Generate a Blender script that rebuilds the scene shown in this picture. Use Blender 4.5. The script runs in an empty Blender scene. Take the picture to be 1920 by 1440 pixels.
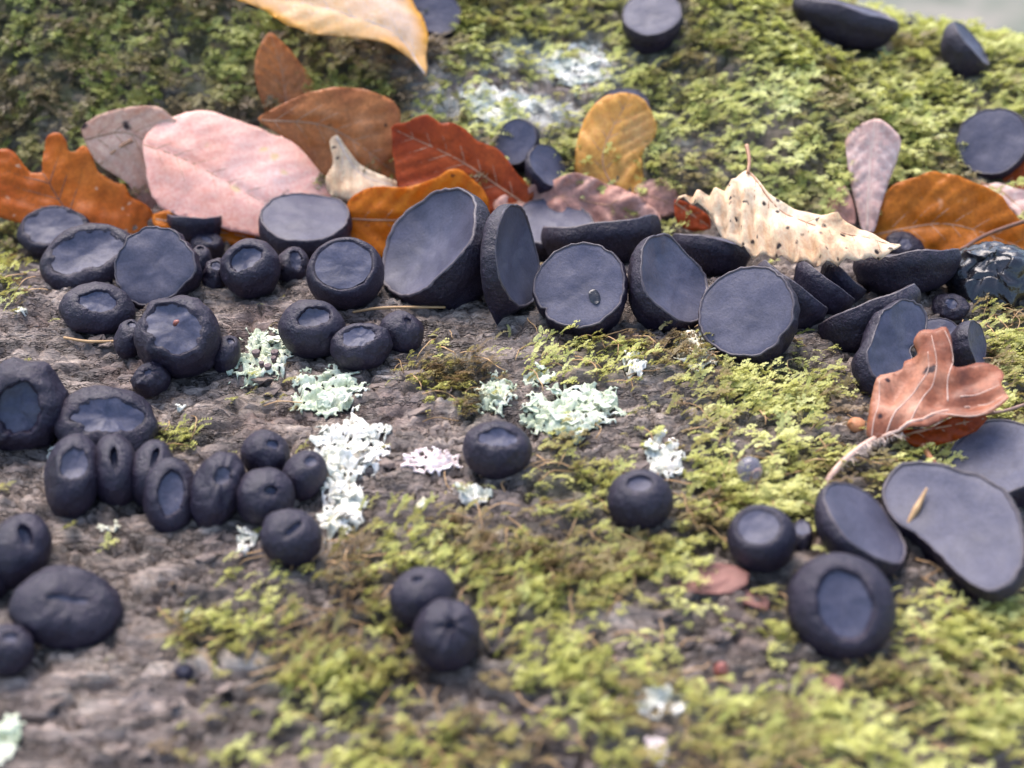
import bpy, bmesh, math, random
import numpy as np
from mathutils import Vector
from mathutils.geometry import delaunay_2d_cdt

random.seed(7); RNG = np.random.default_rng(11)
S = 0.01                                  # all lengths below are centimetres
scene = bpy.context.scene
COL = scene.collection
R = math.radians

# ------------------------------------------------------------------ camera
W, HGT = 1920.0, 1440.0
HFOV = R(45.0); FPX = (W / 2) / math.tan(HFOV / 2)
PITCH = R(35.0); DIST = 29.0
CAM = np.array([0.0, -DIST * math.cos(PITCH), DIST * math.sin(PITCH)])
FWD = np.array([0.0, math.cos(PITCH), -math.sin(PITCH)])
RIGHT = np.array([1.0, 0.0, 0.0])
UPC = np.cross(RIGHT, FWD)
cd = bpy.data.cameras.new("camera"); cam = bpy.data.objects.new("camera", cd); COL.objects.link(cam)
cam.location = CAM * S; cam.rotation_euler = (R(90) - PITCH, 0, 0)
cd.sensor_width = 36; cd.angle = HFOV; cd.clip_start = 0.005; cd.clip_end = 60
cd.dof.use_dof = True; cd.dof.focus_distance = 0.302; cd.dof.aperture_fstop = 9.8
scene.camera = cam

# ------------------------------------------------------------------ light
SUN_EL, SUN_AZ = R(58), R(-25)            # high, behind the log, a little to the left
sdir = Vector((math.sin(SUN_AZ) * math.cos(SUN_EL), math.cos(SUN_AZ) * math.cos(SUN_EL), math.sin(SUN_EL)))
wd = bpy.data.worlds.new("World"); scene.world = wd; wd.use_nodes = True
wn = wd.node_tree.nodes; wl = wd.node_tree.links
sky = wn.new("ShaderNodeTexSky"); sky.sky_type = 'NISHITA'; sky.sun_disc = False
sky.sun_elevation = SUN_EL; sky.sun_rotation = SUN_AZ
sky.air_density = 1.1; sky.dust_density = 2.5; sky.ozone_density = 1.2
wn["Background"].inputs[1].default_value = 0.13
wl.new(sky.outputs[0], wn["Background"].inputs[0])
sl = bpy.data.lights.new("sun", 'SUN'); sl.energy = 1.4; sl.angle = R(50); sl.color = (1.0, 0.91, 0.87)
so = bpy.data.objects.new("sun", sl); COL.objects.link(so); so.rotation_euler = (-sdir).to_track_quat('-Z', 'Y').to_euler()
so.location = (0, 0, 2)
vs = scene.view_settings; vs.view_transform = 'Standard'; vs.look = 'None'; vs.gamma = 1; vs.use_curve_mapping = False
vs.exposure = 1.9

# ------------------------------------------------------------------ maths
def _hash(ix, iy, iz, seed):
    h = (ix.astype(np.int64) * 374761393 + iy.astype(np.int64) * 668265263 + iz.astype(np.int64) * 2147483647 + seed * 974634777) & 0xFFFFFFFF
    h = ((h ^ (h >> 13)) * 1274126177) & 0xFFFFFFFF
    h = ((h ^ (h >> 16)) * 2246822519) & 0xFFFFFFFF
    return (h ^ (h >> 15)) & 0xFFFFFFFF
GR = RNG.normal(size=(256, 3)); GR /= np.linalg.norm(GR, axis=1)[:, None]
def perlin(p, seed=0):
    p = np.asarray(p, float); i = np.floor(p).astype(np.int64); f = p - i
    u = f * f * f * (f * (f * 6 - 15) + 10); out = np.zeros(len(p))
    for dx in (0, 1):
        wx = u[:, 0] if dx else 1 - u[:, 0]
        for dy in (0, 1):
            wy = u[:, 1] if dy else 1 - u[:, 1]
            for dz in (0, 1):
                wz = u[:, 2] if dz else 1 - u[:, 2]
                g = GR[_hash(i[:, 0] + dx, i[:, 1] + dy, i[:, 2] + dz, seed) & 255]
                out += wx * wy * wz * ((f - np.array([dx, dy, dz])) * g).sum(1)
    return out * 1.5
def fbm(p, oct=4, seed=0, gain=0.5):
    a = 1.0; o = 0; q = np.asarray(p, float)
    for k in range(oct):
        o = o + a * perlin(q, seed + k); q = q * 2.03 + 3.1; a *= gain
    return o
def sst(a, b, x):
    t = np.clip((np.asarray(x, float) - a) / (b - a), 0, 1); return t * t * (3 - 2 * t)

def H(x, y):
    """smooth surface of the log"""
    x = np.asarray(x, float); y = np.asarray(y, float)
    zf = -0.0035 * np.minimum(y - 3, 0) ** 2 - 0.06 * np.minimum(y + 13, 0) ** 2
    zf = zf - 0.9 * np.exp(-((y - 7.4) / 1.5) ** 2)
    zf = zf + 0.25 * np.sin(x * 0.32 + 0.8) * np.exp(-((y + 4) / 8) ** 2)
    s = 0.62 + 0.55 * sst(-2.0, -11.0, x)
    q = 0.020 + 0.016 * sst(6, 11, x) + 0.022 * sst(10, 20, x) + 0.012 * sst(-2, -11, x)
    t = np.maximum(y - 8.6 - 1.5 * sst(-1, -8, x), 0)
    t2 = t * t / (t + 0.8)
    zb = s * t2 - q * t2 * t2
    zb = zb + 0.35 * np.sin(x * 0.55 + y * 0.25) * sst(9, 13, y) * sst(60, 30, y)
    return np.maximum(zf + zb, -38.0)
def Hs(x, y): return float(H(np.array([x]), np.array([y]))[0])
def ray(px, py):
    d = FWD + RIGHT * ((px - W / 2) / FPX) + UPC * ((HGT / 2 - py) / FPX)
    return d                              # per unit of depth along the axis
def project(P):
    v = P - CAM; z = v @ FWD
    return W / 2 + FPX * (v @ RIGHT) / z, HGT / 2 - FPX * (v @ UPC) / z, z
def hit(px, py, lift=0.0):
    d = ray(px, py); t = np.arange(16, 75, 0.05); P = CAM + d * t[:, None]
    g = P[:, 2] - H(P[:, 0], P[:, 1]) - lift
    k = np.where(g < 0)[0]; k = k[0] if len(k) else len(t) - 1
    return CAM + d * t[k]
def unit(v): return v / np.linalg.norm(v)
def lean_normal(c, lean, tilt):
    d = RIGHT * math.cos(R(lean)) + UPC * math.sin(R(lean)); d = unit(d - c * (d @ c))
    n = c * math.cos(R(tilt)) + d * math.sin(R(tilt))
    e1 = unit(np.cross(n, c)) if tilt > 0.5 else unit(np.cross(d, c))
    return unit(n), e1, np.cross(unit(n), e1)

# ------------------------------------------------------------------ object helpers
def mesh_obj(name, verts, faces, mat, parent=None, base=None, smooth=True):
    v = np.asarray(verts, float)
    if base is not None: v = v - base
    me = bpy.data.meshes.new(name); me.from_pydata((v * S).tolist(), [], faces); me.update()
    if smooth: me.polygons.foreach_set("use_smooth", [True] * len(me.polygons))
    if mat: me.materials.append(mat)
    o = bpy.data.objects.new(name, me); COL.objects.link(o)
    if parent is not None: o.parent = parent
    elif base is not None: o.location = np.asarray(base) * S
    return o
def quick_mesh(name, V, tris, mat):
    me = bpy.data.meshes.new(name); V = (np.asarray(V) * S).astype(np.float32); F = np.asarray(tris, np.int32)
    n = F.shape[1]
    me.vertices.add(len(V)); me.vertices.foreach_set("co", V.ravel())
    me.loops.add(F.size); me.loops.foreach_set("vertex_index", F.ravel())
    me.polygons.add(len(F)); me.polygons.foreach_set("loop_start", np.arange(0, F.size, n, dtype=np.int32))
    me.polygons.foreach_set("loop_total", np.full(len(F), n, np.int32))
    me.update(calc_edges=True); me.materials.append(mat)
    o = bpy.data.objects.new(name, me); COL.objects.link(o); return o
def empty(name, loc, label, cat, group=None):
    o = bpy.data.objects.new(name, None); COL.objects.link(o); o.location = np.asarray(loc) * S
    o.empty_display_size = 0.005
    return tag(o, label, cat, group)
def tag(o, label, cat, group=None, kind=None):
    o["label"] = label
    if cat: o["category"] = cat
    if group: o["group"] = group
    if kind: o["kind"] = kind
    return o
def grid_faces(rows, cols, wrap=True):
    f = []
    for r in range(rows - 1):
        for c in range(cols if wrap else cols - 1):
            c2 = (c + 1) % cols
            f.append((r * cols + c, r * cols + c2, (r + 1) * cols + c2, (r + 1) * cols + c))
    return f
def tube(pts, rad, seg=6):
    pts = np.asarray(pts, float); n = len(pts); rad = np.broadcast_to(rad, (n,))
    V = []; T = np.gradient(pts, axis=0)
    for i in range(n):
        t = unit(T[i]); a = np.array([0, 0, 1.0]) if abs(t[2]) < .9 else np.array([1.0, 0, 0])
        b = unit(np.cross(t, a)); c = np.cross(t, b)
        for k in range(seg):
            an = 2 * math.pi * k / seg
            V.append(pts[i] + rad[i] * (b * math.cos(an) + c * math.sin(an)))
    F = grid_faces(n, seg); F.append(tuple(range(seg - 1, -1, -1))); F.append(tuple(range((n - 1) * seg, n * seg)))
    return V, F
def smooth_line(pts, n):
    pts = np.asarray(pts, float); k = len(pts)
    if k < 3:
        t = np.linspace(0, 1, n)[:, None]; return pts[0] * (1 - t) + pts[-1] * t
    P = np.vstack([2 * pts[0] - pts[1], pts, 2 * pts[-1] - pts[-2]]); out = []
    for u in np.linspace(0, k - 1 - 1e-6, n):
        i = int(u); f = u - i; a, b, c, d = P[i], P[i + 1], P[i + 2], P[i + 3]
        out.append(0.5 * (2 * b + (c - a) * f + (2 * a - 5 * b + 4 * c - d) * f * f + (3 * b - a - 3 * c + d) * f ** 3))
    return np.array(out)
def smooth_closed(pts, sub=4):
    pts = np.asarray(pts, float); k = len(pts); out = []
    for i in range(k):
        a, b, c, d = pts[i - 1], pts[i], pts[(i + 1) % k], pts[(i + 2) % k]
        for f in np.arange(sub) / sub:
            q = 0.5 * (2 * b + (c - a) * f + (2 * a - 5 * b + 4 * c - d) * f * f + (3 * b - a - 3 * c + d) * f ** 3)
            out.append(q * .75 + (b * (1 - f) + c * f) * .25)
    return np.array(out)
def in_poly(p, poly):
    x, y = p; c = False; j = len(poly) - 1
    for i in range(len(poly)):
        if (poly[i][1] > y) != (poly[j][1] > y) and x < (poly[j][0] - poly[i][0]) * (y - poly[i][1]) / (poly[j][1] - poly[i][1]) + poly[i][0]: c = not c
        j = i
    return c

# ------------------------------------------------------------------ materials
class NT:
    def __init__(s, name):
        s.m = bpy.data.materials.new(name); s.m.use_nodes = True; s.t = s.m.node_tree; s.n = s.t.nodes
        s.b = s.n["Principled BSDF"]; s.out = s.n["Material Output"]
        s.co = s.n.new("ShaderNodeTexCoord").outputs["Object"]
    def new(s, ty, **kw):
        o = s.n.new(ty)
        for k, v in kw.items():
            if k in ("operation", "blend_type", "data_type", "feature", "interpolation", "attribute_name", "attribute_type"): setattr(o, k, v)
            else:
                i = o.inputs[k if not k.startswith("i") or not k[1:].isdigit() else int(k[1:])]
                if hasattr(v, "links") or isinstance(v, bpy.types.NodeSocket): s.t.links.new(v, i)
                else: i.default_value = v
        return o
    def noise(s, scale, detail=4, rough=.55, vec=None, out="Fac"):
        return s.new("ShaderNodeTexNoise", Scale=scale, Detail=detail, Roughness=rough, Vector=vec or s.co).outputs[out]
    def mapped(s, sc, rot=(0, 0, 0)):
        return s.new("ShaderNodeMapping", Vector=s.co, Scale=sc, Rotation=rot).outputs[0]
    def ramp(s, fac, stops):
        r = s.n.new("ShaderNodeValToRGB"); s.t.links.new(fac, r.inputs[0]); e = r.color_ramp.elements
        while len(e) < len(stops): e.new(.5)
        for q, (p, c) in zip(e, stops): q.position = p; q.color = (*c, 1) if len(c) == 3 else c
        return r.outputs[0]
    def mix(s, fac, a, b, mode='MIX'):
        m = s.n.new("ShaderNodeMix"); m.data_type = 'RGBA'; m.blend_type = mode
        for i, v in ((0, fac), (6, a), (7, b)):
            if isinstance(v, bpy.types.NodeSocket): s.t.links.new(v, m.inputs[i])
            else: m.inputs[i].default_value = (*v, 1) if isinstance(v, tuple) and len(v) == 3 else v
        return m.outputs[2]
    def math(s, op, a, b=0.5):
        m = s.n.new("ShaderNodeMath"); m.operation = op
        for i, v in ((0, a), (1, b)):
            if isinstance(v, bpy.types.NodeSocket): s.t.links.new(v, m.inputs[i])
            else: m.inputs[i].default_value = v
        return m.outputs[0]
    def attr(s, name, out="Color"):
        a = s.n.new("ShaderNodeAttribute"); a.attribute_name = name; return a.outputs[out]
    def link(s, sock, name): s.t.links.new(sock, s.b.inputs[name])
    def bump(s, h, strength, dist):
        b = s.new("ShaderNodeBump", Height=h, Strength=strength, Distance=dist * S); s.link(b.outputs[0], "Normal")

def gray(v): return (v, v, v)
def mat_cup():
    m = NT("fungus_skin")
    rnd = m.n.new("ShaderNodeObjectInfo").outputs["Random"]
    n1 = m.noise(60, 4); n2 = m.noise(800, 4, .75); n3 = m.noise(1800, 2, .7)
    c = m.ramp(n1, [(.3, (.004, .0025, .009)), (.55, (.010, .006, .018)), (.8, (.024, .013, .030))])  # purple-black skin, with the violet-blue cast of the light tinted in
    c = m.mix(m.math('MULTIPLY', rnd, .5), c, (.008, .005, .015))
    c = m.mix(m.ramp(n3, [(.54, gray(0)), (.68, gray(.7))]), c, (.045, .028, .050))
    m.link(c, "Base Color")
    m.link(m.ramp(m.noise(120, 3), [(.3, gray(.42)), (.7, gray(.64))]), "Roughness")
    m.b.inputs["Specular IOR Level"].default_value = .42
    m.bump(m.math('ADD', n2, m.math('MULTIPLY', m.noise(260, 4, .65), 1.4)), .9, .055)
    return m.m
def mat_disc():
    m = NT("fungus_disc")
    n1 = m.noise(60, 4, .6); n2 = m.noise(1500, 3, .75)
    rnd = m.n.new("ShaderNodeObjectInfo").outputs["Random"]
    c = m.ramp(n1, [(.32, (.022, .024, .044)), (.5, (.048, .049, .080)), (.7, (.090, .084, .108))])  # blue of the skylight put into the disc colour; the fungus itself is black
    c = m.mix(m.math('MULTIPLY', rnd, .5), c, (.066, .058, .074))
    c = m.mix(.35, c, m.ramp(n2, [(.35, gray(.25)), (.65, gray(.75))]), 'OVERLAY')
    m.link(c, "Base Color")
    m.link(m.ramp(m.noise(90, 3), [(.3, gray(.46)), (.7, gray(.62))]), "Roughness")
    m.b.inputs["Specular IOR Level"].default_value = .32
    m.bump(m.math('ADD', m.math('MULTIPLY', m.noise(140, 4, .6), .8), m.math('MULTIPLY', n2, .5)), .45, .04)
    return m.m
def mat_wet():
    m = NT("wet_black_jelly"); m.b.inputs["Base Color"].default_value = (.012, .011, .014, 1)
    m.b.inputs["Roughness"].default_value = .22; m.bump(m.noise(250, 4), .7, .08); return m.m
def mat_plain(name, c1, c2, scale=200, rough=.6, bump=.03):
    m = NT(name); n = m.noise(scale, 4); m.link(m.ramp(n, [(.3, c1), (.7, c2)]), "Base Color")
    m.b.inputs["Roughness"].default_value = rough; m.bump(m.noise(scale * 3, 3), .5, bump); return m.m
def mat_leaf(name, c1, c2, c3, spot=None, spot_scale=130, spot_r=.16, trans=.45, rough=.42, tcol=None, scale=45, pale=None, rim=None):
    m = NT(name)
    n = m.noise(scale, 5, .6); c = m.ramp(n, [(.28, c1), (.5, c2), (.72, c3)])
    fine = m.noise(900, 3, .7); c = m.mix(.35, c, m.ramp(fine, [(.35, gray(.25)), (.65, gray(.75))]), 'OVERLAY')
    if rim: c = m.mix(m.math('MULTIPLY', m.attr("rim", "Fac"), m.ramp(m.noise(60, 3), [(.35, gray(.4)), (.6, gray(1))])), c, rim)
    if pale:
        v = m.new("ShaderNodeTexVoronoi", Vector=m.co, Scale=95).outputs["Distance"]
        k = m.math('MULTIPLY', m.ramp(v, [(.16, gray(1)), (.24, gray(0))]), m.ramp(m.noise(60, 2), [(.5, gray(0)), (.56, gray(1))]))
        c = m.mix(k, c, pale)
    if spot:
        wv = m.new("ShaderNodeVectorMath", i0=m.co, i1=m.noise(150, 2, .5, out="Color")); wv.operation = 'ADD'
        mm = m.new("ShaderNodeVectorMath", i0=m.noise(220, 3, .5, out="Color")); mm.operation = 'SCALE'; mm.inputs["Scale"].default_value = .004
        m.t.links.new(mm.outputs[0], wv.inputs[1])
        v = m.new("ShaderNodeTexVoronoi", Vector=wv.outputs[0], Scale=spot_scale).outputs["Distance"]
        k = m.math('MULTIPLY', m.ramp(v, [(spot_r * .7, gray(1)), (spot_r * 1.2, gray(0))]), m.ramp(m.noise(80, 2), [(.34, gray(0)), (.44, gray(1))]))
        c = m.mix(k, c, spot)
    m.link(c, "Base Color"); m.b.inputs["Roughness"].default_value = rough; m.b.inputs["Specular IOR Level"].default_value = .3
    m.bump(m.math('ADD', m.noise(260, 4), fine), .35, .03)
    tr = m.n.new("ShaderNodeBsdfTranslucent")
    if tcol: tr.inputs[0].default_value = (*tcol, 1)
    else: m.t.links.new(c, tr.inputs[0])
    mx = m.n.new("ShaderNodeMixShader"); mx.inputs[0].default_value = trans
    m.t.links.new(m.b.outputs[0], mx.inputs[1]); m.t.links.new(tr.outputs[0], mx.inputs[2]); m.t.links.new(mx.outputs[0], m.out.inputs[0])
    return m.m
def mat_bark():
    m = NT("wet_bark")
    st = m.mapped((.45, 1.7, 1.0), (0, 0, R(8)))
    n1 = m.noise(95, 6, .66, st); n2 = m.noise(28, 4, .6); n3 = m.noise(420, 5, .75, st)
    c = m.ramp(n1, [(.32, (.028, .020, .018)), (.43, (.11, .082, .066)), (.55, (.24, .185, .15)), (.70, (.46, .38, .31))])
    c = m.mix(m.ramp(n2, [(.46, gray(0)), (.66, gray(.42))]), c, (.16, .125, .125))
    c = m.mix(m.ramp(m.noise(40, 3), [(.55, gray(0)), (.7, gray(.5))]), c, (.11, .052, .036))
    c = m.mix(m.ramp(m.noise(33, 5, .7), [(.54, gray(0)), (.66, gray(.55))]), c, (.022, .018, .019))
    c = m.mix(m.math('MULTIPLY', m.attr("mossy", "Fac"), m.ramp(m.noise(160, 4), [(.35, gray(.25)), (.6, gray(.9))])), c, (.075, .075, .020))
    c = m.mix(m.math('MULTIPLY', m.attr("pale", "Fac"), m.ramp(m.noise(70, 4, .65), [(.40, gray(0)), (.56, gray(1))])), c, (.62, .64, .60))
    c = m.mix(.7, c, m.ramp(n3, [(.35, gray(.15)), (.65, gray(.85))]), 'OVERLAY')
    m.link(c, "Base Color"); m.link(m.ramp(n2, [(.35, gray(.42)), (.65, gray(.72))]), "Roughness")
    cr = m.noise(75, 5, .7, m.mapped((.38, 2.0, 1.2), (0, 0, R(5))))
    ck = m.ramp(m.math('ABSOLUTE', m.math('SUBTRACT', cr, .5)), [(.0, gray(0)), (.035, gray(1))])
    m.bump(m.math('ADD', m.math('MULTIPLY', ck, .6), m.math('ADD', m.math('MULTIPLY', n1, .8), m.math('MULTIPLY', n3, .6))), 1.0, .2)
    return m.m
def mat_moss():
    m = NT("moss_shoots"); c = m.attr("Col")
    c = m.mix(.4, c, m.ramp(m.noise(500, 2), [(.3, gray(.3)), (.7, gray(.7))]), 'OVERLAY')
    m.link(c, "Base Color"); m.b.inputs["Roughness"].default_value = .45
    tr = m.n.new("ShaderNodeBsdfTranslucent"); m.t.links.new(c, tr.inputs[0])
    mx = m.n.new("ShaderNodeMixShader"); mx.inputs[0].default_value = .35
    m.t.links.new(m.b.outputs[0], mx.inputs[1]); m.t.links.new(tr.outputs[0], mx.inputs[2]); m.t.links.new(mx.outputs[0], m.out.inputs[0])
    return m.m
def mat_lichen(name, a, b, c):
    m = NT(name); n = m.noise(170, 4, .6)
    col = m.ramp(n, [(.3, a), (.5, b), (.72, c)]); col = m.mix(.4, col, m.ramp(m.noise(1100, 2, .7), [(.35, gray(.25)), (.65, gray(.8))]), 'OVERLAY')
    m.link(col, "Base Color"); m.b.inputs["Roughness"].default_value = .75
    m.bump(m.math('ADD', n, m.noise(900, 3)), .6, .04); return m.m

M = dict(cup=mat_cup(), disc=mat_disc(), wet=mat_wet(), bark=mat_bark(), moss=mat_moss())
M['mint'] = mat_lichen("lichen_mint", (.29, .33, .20), (.46, .50, .36), (.68, .67, .55))
M['white'] = mat_lichen("lichen_white", (.36, .38, .29), (.60, .58, .49), (.76, .69, .62))
M['pinkish'] = mat_lichen("lichen_pinkish", (.42, .32, .30), (.66, .55, .52), (.80, .74, .72))
M['beige'] = mat_lichen("lichen_beige", (.45, .42, .28), (.62, .58, .42), (.78, .72, .58))
M['apothecia'] = mat_plain("apothecia_brown", (.05, .03, .03), (.10, .06, .06))
M['rim'] = mat_plain('fungus_rim', (.030, .024, .032), (.085, .066, .074), 260, .55, .03)
M['straw'] = mat_plain("straw", (.30, .17, .07), (.48, .30, .14))
M['twig'] = mat_plain("twig_bark", (.12, .07, .05), (.26, .16, .12))
M['red'] = mat_plain("seed_red", (.16, .04, .03), (.28, .09, .06), rough=.35)
M['flake'] = mat_plain("bark_flake_brown", (.06, .042, .036), (.20, .145, .115), 260, .7, .06)
M['flake_red'] = mat_plain("bark_flake_red", (.10, .035, .025), (.20, .085, .065), 150, .7, .06)
M['cone'] = mat_plain("bud_orange", (.30, .11, .04), (.48, .21, .09), 300, .6)
M['vein_pale'] = mat_plain("vein_pale", (.50, .36, .28), (.68, .52, .42), 300, .5, .01)
M['vein_curl'] = mat_plain('vein_tan', (.36, .20, .14), (.55, .38, .30), 300, .6, .01)
M['vein_dark'] = mat_plain("vein_dark", (.08, .03, .015), (.14, .05, .02), 300, .5, .01)
M['vein_mid'] = mat_plain("vein_brown", (.30, .14, .07), (.42, .22, .12), 300, .5, .01)

# ------------------------------------------------------------------ the log
MOSS = [(850,700,85,45,.9),(885,745,32,60,.8),(1000,705,60,25,.5),(1250,672,280,45,.75),(1450,745,150,75,1.0),(1260,790,130,80,.35),
 (1080,915,95,60,1.0),(1050,850,70,55,.55),(1380,945,140,95,1.0),(1500,860,120,80,.8),(1000,1080,240,110,.85),(830,1040,190,80,.8),
 (1170,1040,130,60,.9),(500,1180,190,110,.55),(610,1260,150,110,.85),(390,1190,110,80,.65),(1110,1280,110,120,.8),(955,1220,60,80,.6),
 (800,1400,240,80,.75),(460,1410,150,60,.35),(1760,1260,250,180,.85),(1520,1390,400,100,.85),(1860,1160,110,90,.95),(1880,640,70,110,1.),
 (1850,760,110,60,.9),(1700,870,120,50,.8),(15,425,60,45,1.),(5,520,40,60,.7),(200,415,90,14,.8),(330,822,60,26,.7),(490,742,50,25,.5),
 (640,1060,120,60,.7),(700,1150,80,100,.6),(1330,800,90,70,.5),(1290,1160,60,70,.4),(1150,690,120,35,.6),(1700,800,70,40,.5),(1450,1150,60,90,.5)]
def density(px, py, x, y):
    back = sst(8.6, 10.0, y - 1.3 * sst(-1, -8, x))
    f = np.full(px.shape, .05)
    for cx, cy, rx, ry, d in MOSS:
        e = ((px - cx) / rx) ** 2 + ((py - cy) / ry) ** 2
        f = np.maximum(f, d * np.exp(-e * .9))
    out = (px < -60) | (px > 1980) | (py > 1500)
    f = np.where(out, .45, f)
    b = np.ones(px.shape)
    for cx, cy, rx, ry, d in [(990,165,170,95,1.0),(1080,115,75,60,1.0),(1380,265,140,65,.6),(830,150,90,60,.75),(1300,340,200,60,.35),(700,120,60,30,.5),(300,150,60,60,.35),(1850,20,100,50,.2)]:
        e = ((px - cx) / rx) ** 2 + ((py - cy) / ry) ** 2
        b = b * (1 - d * np.exp(-e * 1.1))
    return f * (1 - back) + b * back
def bark_relief(x, y):
    P = np.stack([x, y, np.zeros_like(x)], 1)
    w = fbm(P * .35, 3, 5)
    q = np.stack([x * .55 + w * .6, y * 1.5 + w * 1.2 + x * .10, np.zeros_like(x)], 1)
    rid = 1 - np.abs(fbm(q, 4, 21)) * 1.6
    q2 = np.stack([x * 1.5 + w, y * 4.2 + w * 2, np.zeros_like(x)], 1)
    rid2 = 1 - np.abs(fbm(q2, 3, 41)) * 1.7
    plate = fbm(np.stack([x * .8, y * 1.4, np.zeros_like(x) + 9], 1), 3, 61)
    plate = np.where(plate > .05, .05, 0) * sst(.05, .12, plate) + np.where(plate > .4, .06, 0)
    return -.30 * (np.clip(rid - .62, 0, 1) / .38) ** 1.5 - .13 * np.clip(rid2 - .6, 0, 1) / .4 + .03 * w + plate * 1.3 + .035 * fbm(P * np.array([4, 7, 5]), 3, 77)
def build_log():
    xs = np.concatenate([[-90, -70, -55, -44, -36, -30, -26], np.arange(-22.5, 22.51, .09), [26, 30, 36, 44, 55, 70, 90]])
    ys = np.concatenate([np.linspace(-38, -14, 14), np.arange(-13.5, 9, .075), np.arange(9, 22, .16), np.linspace(22.4, 66, 34)])
    X, Y = np.meshgrid(xs, ys); x = X.ravel(); y = Y.ravel()
    z = H(x, y); fade = sst(30, 22, np.abs(x)) * sst(-16, -13.4, y) * sst(24, 21, y)
    z = z + bark_relief(x, y) * fade
    F = []
    a = np.arange(len(ys) - 1)[:, None] * len(xs) + np.arange(len(xs) - 1)[None]; a = a.ravel()
    F = np.stack([a, a + 1, a + 1 + len(xs), a + len(xs)], 1)
    root = empty("fallen_log", (0, 0, -37), "fallen mossy log with wet brown bark under the black fungi", "log")
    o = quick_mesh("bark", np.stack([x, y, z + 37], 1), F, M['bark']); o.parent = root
    o.data.polygons.foreach_set("use_smooth", [True] * len(o.data.polygons))
    px, py, _ = project(np.stack([x, y, z], 1))
    mo = density(px, py, x, y) * sst(.15, .7, density(px, py, x, y))
    at = o.data.attributes.new("mossy", 'FLOAT', 'POINT'); at.data.foreach_set("value", np.clip(mo, 0, 1).astype(np.float32))
    e = np.maximum(np.exp(-((px - 990) / 170) ** 2 - ((py - 165) / 80) ** 2), np.exp(-((px - 1090) / 60) ** 2 - ((py - 110) / 45) ** 2))
    at = o.data.attributes.new("pale", 'FLOAT', 'POINT'); at.data.foreach_set("value", e.astype(np.float32))
    return root
LOG = build_log()

def build_floor():
    m = NT("leaf_litter"); n = m.noise(9, 5, .6); v = m.new("ShaderNodeTexVoronoi", Vector=m.co, Scale=28).outputs["Color"]
    c = m.ramp(n, [(.35, (.05, .06, .035)), (.5, (.10, .105, .075)), (.65, (.17, .15, .12))]); m.link(c, "Base Color"); m.b.inputs["Roughness"].default_value = .8
    g = np.linspace(-1, 1, 61); g = np.sign(g) * np.abs(g) ** 2 * 1500
    X, Y = np.meshgrid(g, g); x = X.ravel(); y = Y.ravel()
    z = -36.5 + 1.2 * fbm(np.stack([x * .03, y * .03, 0 * x], 1), 3, 91)
    n_ = len(g); a = (np.arange(n_ - 1)[:, None] * n_ + np.arange(n_ - 1)[None]).ravel()
    o = quick_mesh("forest_floor", np.stack([x, y, z], 1), np.stack([a, a + 1, a + 1 + n_, a + n_], 1), m.m)
    tag(o, "blurred grey green forest floor beyond the log", None, kind="structure")
build_floor()

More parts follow.
